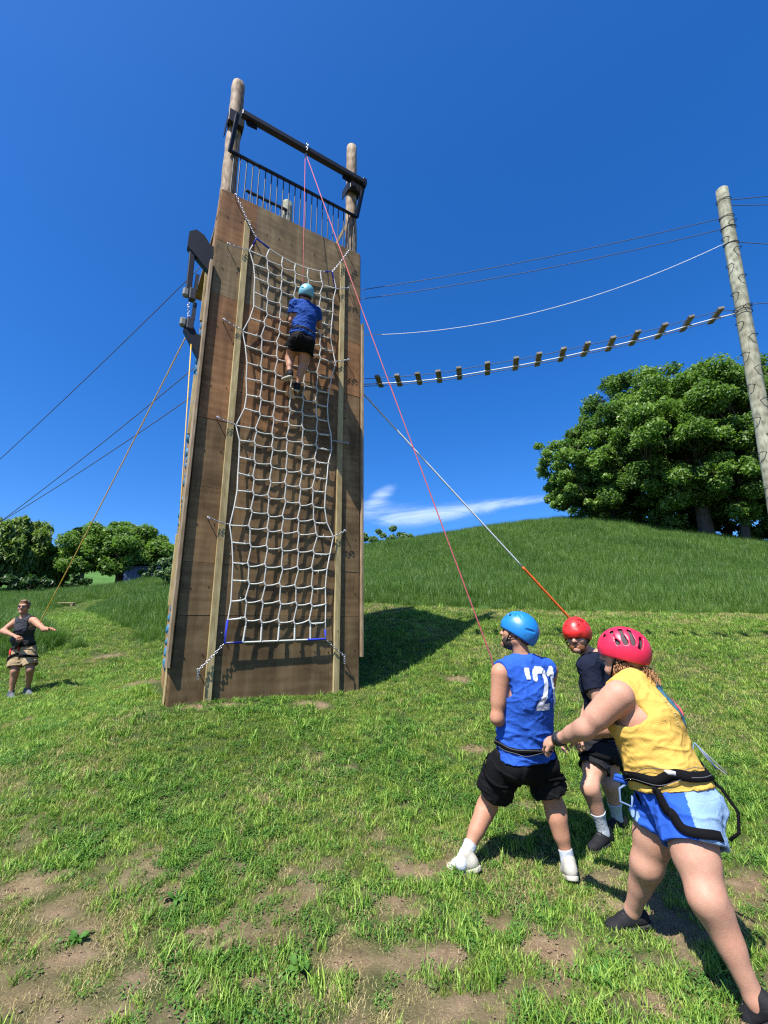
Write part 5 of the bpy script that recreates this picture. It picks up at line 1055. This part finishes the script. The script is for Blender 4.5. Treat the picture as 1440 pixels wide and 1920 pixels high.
def harness(P, belt_c, rl, rw, w=.042, mat=None, loops=True, name='harness', lift=.006):
    b = P.strap('harness_belt', ring(P, belt_c, P.up, P.lat, rl, rw), w, mat or M_WEB, None, lift, 64, True)
    st_ = plain('grey_stitching', (.09, .09, .095), .8)
    for s_ in (-1, 1): P.strap('stitching', ring(P, belt_c+P.up*s_*w*.36, P.up, P.lat, rl, rw), .0035, st_, b, lift+.0045, 64, True, .001)
    if loops:
        for sd in 'LR':
            Hp, K = P.J['hp'+sd], P.J['kn'+sd]; d = nrm(K-Hp); lt = nrm(P.lat-d*(P.lat@d)); c = Hp+d*loops; ax = nrm(d+P.lat*(0.45 if sd == 'L' else -0.45)); P.strap('leg_loop', ring(P, c, ax, nrm(lt-ax*(lt@ax)), .13*P.B['thigh'], .13*P.B['thigh']), w*.85, mat or M_WEB, b, lift+.009, 48, True)
    return b

# --- the belayer in blue
def belayer():
    J = dict(JB); P = Person('belayer in blue sleeveless shirt numbered 21, blue helmet and black shorts, seen from behind', J, (-.86, .42, .22), (.1, .15, 1), M_SK1, 1.0, dict(sh=1.06, chest=1.08, waist=1.12, hip=1.06, arm=1.02, thigh=1.02, calf=1.08), .007)
    P.body([P.hand(J['wrL'], J['wrL']-J['elL'], (.6, .2, .2), .9, -1), P.hand(J['wrR'], J['wrR']-J['elR'], (-.4, .2, .4), .9, 1)])
    s_ = P.shorts(M_BLKC, .66, .018, .034, .055, fold=.012); tail = P.pel+P.up*.015
    P.shirt(M_BLUE, .024, 0, tail, nrm(-P.up+P.lat*.03), fold=.011, flare=.022, loose=.020, seed=1.7, neckr=.066, armhole=.12)
    belt = harness(P, P.pel+P.up*.105, .27, .23, .034, None, .12)
    P.rope('gear_loop', [P.pel+P.lat*.14+P.up*.07-P.fw*.08, P.pel+P.lat*.24-P.up*.02-P.fw*.06, P.pel+P.lat*.27+P.up*.05+P.fw*.02, P.pel+P.lat*.16+P.up*.09+P.fw*.06], .006, M_WEB, belt)
    bk = P.shirt_o if hasattr(P, 'shirt_o') else None
    def seg(x, y, pts, w):
        d = np.full(x.shape, 9.0)
        for (ax, ay), (bx, by) in zip(pts[:-1], pts[1:]):
            dx, dy = bx-ax, by-ay; t = np.clip(((x-ax)*dx+(y-ay)*dy)/(dx*dx+dy*dy), 0, 1); d = np.minimum(d, np.hypot(x-ax-t*dx, y-ay-t*dy))
        return d < w
    hh = .275
    def num(x, y):
        q = lambda pts, ox: [(ox+a*.125, -hh/2+b*hh) for a, b in pts]
        x = x/.90+.012; two = seg(x, y, q([(.10, .76), (.14, .88), (.32, .935), (.66, .935), (.86, .86), (.89, .68), (.78, .50), (.40, .24), (.14, .10)], -.062), .0225) | ((x > -.062) & (x < .064) & (y > -hh/2) & (y < -hh/2+.045))
        one = ((x > .120) & (x < .156)) & (np.abs(y) < hh/2) | seg(x, y, [(.096, hh*.32), (.130, hh*.44)], .016)
        apo = (x > -.126) & (x < -.090) & (y > hh*.22) & (y < hh/2)
        return two | one | apo
    shirt = next(o for o in P.root.children if o.name.startswith('shirt'))
    c = P.pel+(P.ch-P.pel)*.86-P.fw*.12+P.lat*.035; P.decal('printed_number', c, P.lat, P.up, -P.fw, (.34, .30), num, M_PRINT, shirt)
    for sd in 'LR': P.sock(sd, M_SOCK, .26); P.shoe(sd, M_SHOEW, M_SOLEW)
    P.hair_cap(M_HAIRD, (.081, .101, .092), cuts=[((0, .035, -.0), (0, 1, -.25)), ((0, -.0, -.072), (0, .1, -1))], extra=[((0, -.06, -.045), (.062, .045, .035))])
    P.hair_cap(M_HAIRD, (.066, .060, .055), (0, .036, -.080), [((0, 0, -.045), (0, -.1, 1)), ((0, .0, -.08), (0, -1, 0))], .006, 60, 'beard')
    P.helmet(M_HB, VENT_TOP, .10); glasses(P, M_BLK, None); return P
PB = belayer()

# --- the helper in yellow who holds on to the belayer
def helper():
    J = dict(JW); P = Person('helper in yellow sleeveless top, pink red helmet and blue shorts, lunging and holding the belayer', J, (-.86, .50, .06), (-.10, .08, 1), M_SK3, .98, dict(sh=1.12, chest=1.22, waist=1.34, hip=1.24, arm=1.34, fore=1.16, thigh=1.28, calf=1.20, depth=1.18), .007)
    P.P['pelvis'].append((('EL', P.pel-P.fw*.06-P.up*.02, np.array([P.lat, P.fw, P.up]), (.15, .10, .10)), .06))
    P.body([P.hand(J['wrL'], nrm(J['wrL']-J['elL'])+V3(0, 0, .12), (.25, .55, -.75), .75, -1, .5), P.hand(J['wrR'], J['wrR']-J['elR'], (.2, -.3, -.9), .8, 1, .5)])
    sh = P.shorts(M_BLUE, .52, .018, .022, .05, fold=.011, fr=dict(L=.50, R=.46)); lb = cloth_mat('light_blue_cloth', (.20, .31, .47)); sh.data.materials.append(lb)
    cs = np.zeros(len(sh.data.polygons)*3, np.float32); sh.data.polygons.foreach_get('center', cs); cs = cs.reshape(-1, 3)+P.o-P.pel; u = cs@P.up; f = cs@P.fw; l = cs@P.lat
    mi = ((f+u*.10 < -.045) & (u < .13)) | ((l > .0) & (u < -.10+.25*f)) | ((l < 0) & (u+.45*f < -.155) & (f > .02)); sh.data.polygons.foreach_set('material_index', mi.astype(np.int32))
    mid = [(('EL', P.pel+(P.ch-P.pel)*.66+P.fw*.095+P.lat*sx*.075, np.array([P.lat, P.fw, P.up]), (.078, .075, .085)), .06) for sx in (-1, 1)]+[(('EL', P.pel+(P.ch-P.pel)*.28+P.fw*.06, np.array([P.lat, P.fw, P.up]), (.15, .10, .13)), .07)]
    P.shirt(M_YEL, .015, 0, P.pel+P.up*.045, nrm(-P.up+P.fw*.05), fold=.0105, flare=.026, seed=3.1, mid=mid, armhole=.45, neckr=.064)
    belt = harness(P, P.pel+P.up*.125, .30, .28, .050, None, 0)
    P.strap('belt_label', [P.pel+P.up*.125-P.lat*.25+P.fw*.0, P.pel+P.up*.125-P.lat*.25-P.fw*.045], .036, M_BELTW, belt, .0115, 6)
    P.strap('leg_strap', [at(1190, 1476, 2.52), at(1212, 1508, 2.45), at(1262, 1543, 2.38), at(1312, 1562, 2.38), at(1350, 1570, 2.42)], .042, M_WEB, belt, .006, 40); P.strap('leg_strap', [P.pel+P.fw*.17-P.lat*.02+P.up*.04, P.pel+P.fw*.16+P.lat*.04-P.up*.08, P.pel+P.fw*.10+P.lat*.10-P.up*.16], .034, M_WEB, belt, .005, 24)
    b0 = P.pel-P.fw*.16; P.rope('seat_strap', [b0+P.up*.11-P.lat*.06, b0-P.fw*.06+P.up*.02-P.lat*.06, b0-P.fw*.085-P.up*.08-P.lat*.07, b0-P.fw*.05-P.up*.16-P.lat*.08, b0+P.fw*.0-P.up*.185-P.lat*.08], .008, M_WEB, belt)
    rp = plain('cord_blue_grey', (.12, .19, .33), .7); P.rope('tether', [b0+P.up*.12, b0-P.fw*.01+P.up*.20, b0-P.fw*.03+P.up*.23, b0-P.fw*.05+P.up*.19, b0-P.fw*.08+P.up*.10], .005, rp, belt); P.rope('carabiner', [b0-P.fw*.04+P.up*.21, b0-P.fw*.075+P.up*.15, b0-P.fw*.115+P.up*.08, b0-P.fw*.108+P.up*.07, b0-P.fw*.055+P.up*.15, b0-P.fw*.04+P.up*.21], .0040, M_DRUM, belt)
    f0 = P.pel+P.fw*.20+P.up*.09-P.lat*.03; P.rope('belay_loop', [f0, f0+P.fw*.05-P.up*.02, f0+P.fw*.07-P.up*.08, f0+P.fw*.02-P.up*.11, f0-P.up*.06], .006, rp, belt); P.rope('tie_in_tab', [f0+P.up*.02, f0+P.fw*.05+P.up*.045, f0+P.fw*.06+P.up*.03, f0], .013, M_BLUE, belt)
    shirt = next(o for o in P.root.children if o.name.startswith('shirt')); teal = plain('teal_print', (.045, .13, .17), .8, .2, 0, .15, 40, 0); pk = plain('pink_print', (.60, .10, .11), .8, .2, 0, .15, 40, 0); wp = plain('cream_print', (.62, .50, .22), .8, .2, 0, .1, 40, 0)
    c = P.pel+(P.ch-P.pel)*.80-P.fw*.14+P.lat*.04; P.decal('printed_disc', c, P.lat, P.up, -P.fw, (.28, .28), lambda x, y: np.hypot(x, y) < .135, teal, shirt, .005, .002)
    P.decal('printed_petal', c, P.lat, P.up, -P.fw, (.28, .28), lambda x, y: ((((x+.03)*.8+(y+.0)*.6)/.085)**2+((-(x+.03)*.6+(y+.0)*.8)/.026)**2 < 1) | ((((x-.05)*.6-(y+.05)*.8)/.065)**2+(((x-.05)*.8+(y+.05)*.6)/.02)**2 < 1), pk, shirt, .004, .0042)
    P.decal('printed_lettering', c-P.lat*.165-P.up*.02, P.lat, P.up, -P.fw, (.03, .16), lambda x, y: (np.sin(y*420) > .1) & (np.abs(x) < .006) & (np.abs(np.abs(y)-.04) < .030), wp, shirt, .003, .002)
    w = J['wrL']; d = nrm(J['elL']-w); wb = P.part('watch', solid([(('RC', w+d*.022, w+d*.040, .0395, .0405), .01)], .0035, 0, [(('RC', w-d*.05, w+d*.1, .031, .033), .003)]), M_BLK); cdir = nrm(V3(-.2, -.9, .35)-d*(V3(-.2, -.9, .35)@d)); P.part('watch_face', solid([(('EL', w+d*.031+cdir*.040, np.array([d, np.cross(cdir, d), cdir]), (.017, .017, .007)), .01)], .003), M_GLASS, wb)
    for sd in 'LR': P.shoe(sd, M_SHOEB, M_SOLEB, L=.262)
    P.hair_cap(M_HAIRC, (.084, .104, .094), cuts=[((0, .045, 0), (0, 1, -.15)), ((0, 0, -.085), (0, 0, -1))], extra=[((0, -.055, -.05), (.068, .05, .045))], amp=.016)
    H = P.HF; rs = random.Random(4); mb = MB(); hr = next(o for o in P.root.children if o.name.startswith('hair'))
    for k in range(170):
        a = rs.uniform(-1, 1); st = H(.05*a, -.100+.03*rs.random(), -.075+rs.uniform(-.035, .03)); dirv = nrm(-H.A[1]*rs.uniform(.5, 1.0)-H.A[2]*rs.uniform(.15, .9)+H.A[0]*rs.uniform(-.6, .6)); ln = rs.uniform(.05, .12); s1 = nrm(np.cross(dirv, H.A[0]+.3)); s2 = np.cross(dirv, s1); ph = rs.uniform(0, 6.28); rr = rs.uniform(.006, .014); fr = rs.uniform(120, 260)
        mb.tube([st+dirv*ln*t-H.A[2]*.03*t*t+(s1*cos(ph+fr*ln*t)+s2*sin(ph+fr*ln*t))*rr*min(1, t*3)-P.o for t in np.linspace(0, 1, 16)], [.0021]*14+[.0016, .0008], 4)
    for k in range(26):
        sx = -1 if k % 3 else 1; st = H(sx*.078, rs.uniform(-.03, .045), rs.uniform(-.05, -.02)); dirv = nrm(-H.A[2]+H.A[1]*rs.uniform(-.5, .2)+H.A[0]*sx*.15); ln = rs.uniform(.04, .09); s1 = H.A[0]; s2 = H.A[1]; ph = rs.uniform(0, 6.28)
        mb.tube([st+dirv*ln*t+(s1*cos(ph+8*t)+s2*sin(ph+8*t))*.008*t-P.o for t in np.linspace(0, 1, 10)], .0028, 4)
    mb.build('ponytail_curls', M_HAIRC, hr)['kind'] = 'stuff'
    P.helmet(M_HP, [(a, b, r1+.003, r2+.003) for a, b, r1, r2 in VENT_SIDE], -.06, (.116, .142, .130)); glasses(P, M_BLK, None)
    for sx in (-1, 1): P.part('earring', solid([(('EL', H(sx*.083, -.006, -.045), H.A, (.004, .006, .008)), .01)], .002), M_GALV)
    return P
PW = helper()

# --- the man in navy between them
def second():
    J = dict(JN); P = Person('bearded man in navy shirt, glasses and bright red helmet, looking back between the other two', J, (-.60, -.78, -.10), (-.06, 0, 1), M_SK2, .97, dict(thigh=.98, calf=1.02, hip=1.0), .0075)
    P.body([P.hand(J['wrL'], J['wrL']-J['elL'], (.2, .3, -.7), .8, -1), P.hand(J['wrR'], J['wrR']-J['elR'], (.1, -.3, -.7), .8, 1)])
    P.shorts(M_GRYC, .62, .018, .022, .10, fold=.011); P.shirt(M_NAVY, .02, .62, P.pel+P.up*.05, None, fold=.009, seed=5.5, flare=.008)
    belt = harness(P, P.pel+P.up*.10, .19, .15, .040, None, .14)
    st = plain('red_strap', (.40, .02, .03), .7); P.strap('red_strap', [P.pel+P.up*.20-P.lat*.12+P.fw*.10, P.pel+P.up*.20+P.fw*.16], .03, st, belt, .008, 8)
    for sd in 'LR': P.sock(sd, M_SOCK, .46); P.shoe(sd, M_SHOEB, M_SOLEB)
    P.hair_cap(M_HAIRR, (.080, .100, .091), cuts=[((0, .048, 0), (0, 1, -.1)), ((0, 0, -.062), (0, 0, -1))])
    P.hair_cap(M_HAIRR, (.064, .056, .052), (0, .040, -.082), [((0, 0, -.052), (0, -.55, 1)), ((0, .02, -.08), (0, -1, 0))], .008, 60, 'beard')
    MB().tube([P.HF(-.024, .090, -.060)-P.o, P.HF(0, .104, -.052)-P.o, P.HF(.024, .090, -.060)-P.o], .0058, 6).build('moustache', M_HAIRR, P.root)
    eyes(P); glasses(P, M_BLK, None); P.helmet(M_HR, [((.05, .088, .055), (.085, .058, .030), .008, .006), ((.04, .045, .10), (.075, .03, .075), .008, .009), ((.09, .0, .06), (.108, -.02, .03), .009, .009)]+VENT_SIDE[3:], .0, (.108, .132, .122)); return P
PN = second()

# --- the man by the meadow at the left
def watcher():
    J = dict(JM); P = Person('man in dark tank top, khaki shorts and sunglasses standing by the tall grass', J, (.30, -.95, .02), (0, 0, 1), M_SK4, 1.0, dict(arm=.95, waist=.96), .0085)
    P.body([P.hand(J['wrL'], J['wrL']-J['elL']+V3(.1, 0, .05), (-.1, -.3, -.9), .35, 1, .3), P.hand(J['wrR'], J['wrR']-J['elR'], (.0, .2, -.9), .85, -1, .5)])
    P.shorts(M_KHAKI, .82, .018, .03, .09, fold=.009); P.shirt(M_CHAR, .016, 0, P.pel+P.up*.07, None, fold=.009, seed=7.5, armhole=.7, neckr=.08)
    belt = harness(P, P.pel+P.up*.10, .19, .15, .05, None, .15); rd = plain('red_webbing', (.50, .02, .025), .7); P.strap('red_strap', [P.pel+P.up*.03+P.lat*.14+P.fw*.10, P.pel-P.up*.06+P.lat*.10+P.fw*.16, P.pel-P.up*.12+P.lat*.06+P.fw*.14], .045, rd, belt, .012, 14); P.strap('red_strap', [P.pel+P.up*.09-P.lat*.05+P.fw*.16, P.pel+P.up*.0-P.lat*.03+P.fw*.18], .03, rd, belt, .012, 8)
    hd = (J['wrR']+nrm(J['wrR']-J['elR'])*.08); P.part('belay_pouch', solid([(('EL', P.pel+P.up*.19+P.fw*.15+P.lat*.02, np.array([P.lat, P.fw, P.up]), (.11, .05, .075)), .02), (('RC', P.pel+P.up*.15+P.fw*.16-P.lat*.04, P.pel+P.up*.06+P.fw*.17, .04, .03), .03)], .006), M_BLK, belt)
    P.rope('lanyard', [P.pel+P.up*.12+P.fw*.19, P.pel+P.up*.30+P.fw*.20-P.lat*.04, HANDL], .009, M_WEB, belt)
    for sd in 'LR': P.sock(sd, M_SHOEG, .12); P.shoe(sd, M_SHOEG, M_SOLEW)
    P.hair_cap(M_HAIRB, (.083, .103, .094), cuts=[((0, .062, .03), (0, 1, -.75)), ((0, .0, -.035), (0, .35, -1))], amp=.014, extra=[((0, .045, .098), (.055, .04, .03))]); glasses(P, M_BLK, M_GLASS); return P
PM = watcher()

# --- the climber on the net
def climber():
    J = climber_joints(); P = Person('climber in blue T-shirt, black shorts and teal helmet high on the cargo net', J, (-TN[0], -TN[1], .22), (0, 0, 1), M_SK4, .97, dict(waist=.98), .0085)
    P.body([P.hand(J['wrL'], V3(0, 0, 1)*.7+V3(-TN[0], -TN[1], 0)*.5, (-TN[0], -TN[1], .1), .9, 1), P.hand(J['wrR'], V3(0, 0, 1)*.7+V3(-TN[0], -TN[1], 0)*.5, (-TN[0], -TN[1], .1), .9, -1)])
    P.shorts(M_BLKC, .46, .018, .022, .10, fold=.009); P.shirt(M_TEE, .018, .60, P.pel+P.up*.03, None, fold=.014, seed=8.8, flare=.008, loose=.02)
    harness(P, P.pel+P.up*.11, .19, .15, .036, None, .14)
    for sd in 'LR': P.J['sole'+sd] = nrm(P.J['toe'+sd]-P.J['an'+sd]+V3(0, 0, .02)); P.sock(sd, M_BLKC, .10); P.shoe(sd, M_SHOEB, M_SOLEW)
    P.hair_cap(M_HAIRD, (.081, .101, .092), cuts=[((0, .035, -.0), (0, 1, -.25)), ((0, -.0, -.075), (0, .1, -1))], extra=[((0, -.06, -.045), (.062, .045, .035))]); P.helmet(M_HT, VENT_TOP, -.05); return P
PC = climber()

# --- the pink belay rope from the climber over the beam to the belayer
def top_rope():
    top = tw(*((face_uz(573, 300, .15)[0], .15, 8.83))); root = empty('top_rope', tuple(top), 0, 'pink climbing rope from the climber up over the beam and down to the belayer', 'rope'); m = M_ROPEP
    tie = PC.pel+PC.up*.12+PC.fw*.17; chest = cl(568, 533, .36); hands = (PB.J['wrL']+PB.J['wrR'])/2+nrm(PB.fw)*.10
    a = top+np.array(list(TD*-.012)+[0]); b = top+np.array(list(TD*.012)+[0])
    tip = at(921, 1232, 3.55)
    MB().tube([a-top, chest-top, tie-top], .0052, 7).build('climber_strand', m, root); MB().tube([b-top, (b+tip)/2-top+[0, 0, -.05], tip-top, hands-top, PB.pel+PB.fw*.18+PB.up*.1-top], .0058, 7).build('belayer_strand', m, root)
    p = empty('pulley', tuple(top+[0, 0, .05]), TR.rotation_euler.z, 'steel carabiner and chain hanging from the middle of the top beam', 'pulley'); M_ = MB()
    M_.tube([Vector((.022*sin(t), 0, -.05+.05*cos(t))) for t in np.linspace(0, 2*pi, 13)], .006, 6, False).build('carabiner', M_GALV, p)
    ch = MB()
    for i in range(4): ch.tube([Vector((.014*sin(t)*(i % 2), .014*sin(t)*(1-i % 2)-.062, .02+.036*i+.026*cos(t))) for t in np.linspace(0, 2*pi, 9)], .006, 5, False)
    ch.build('chain', M_GALV, p)
top_rope()
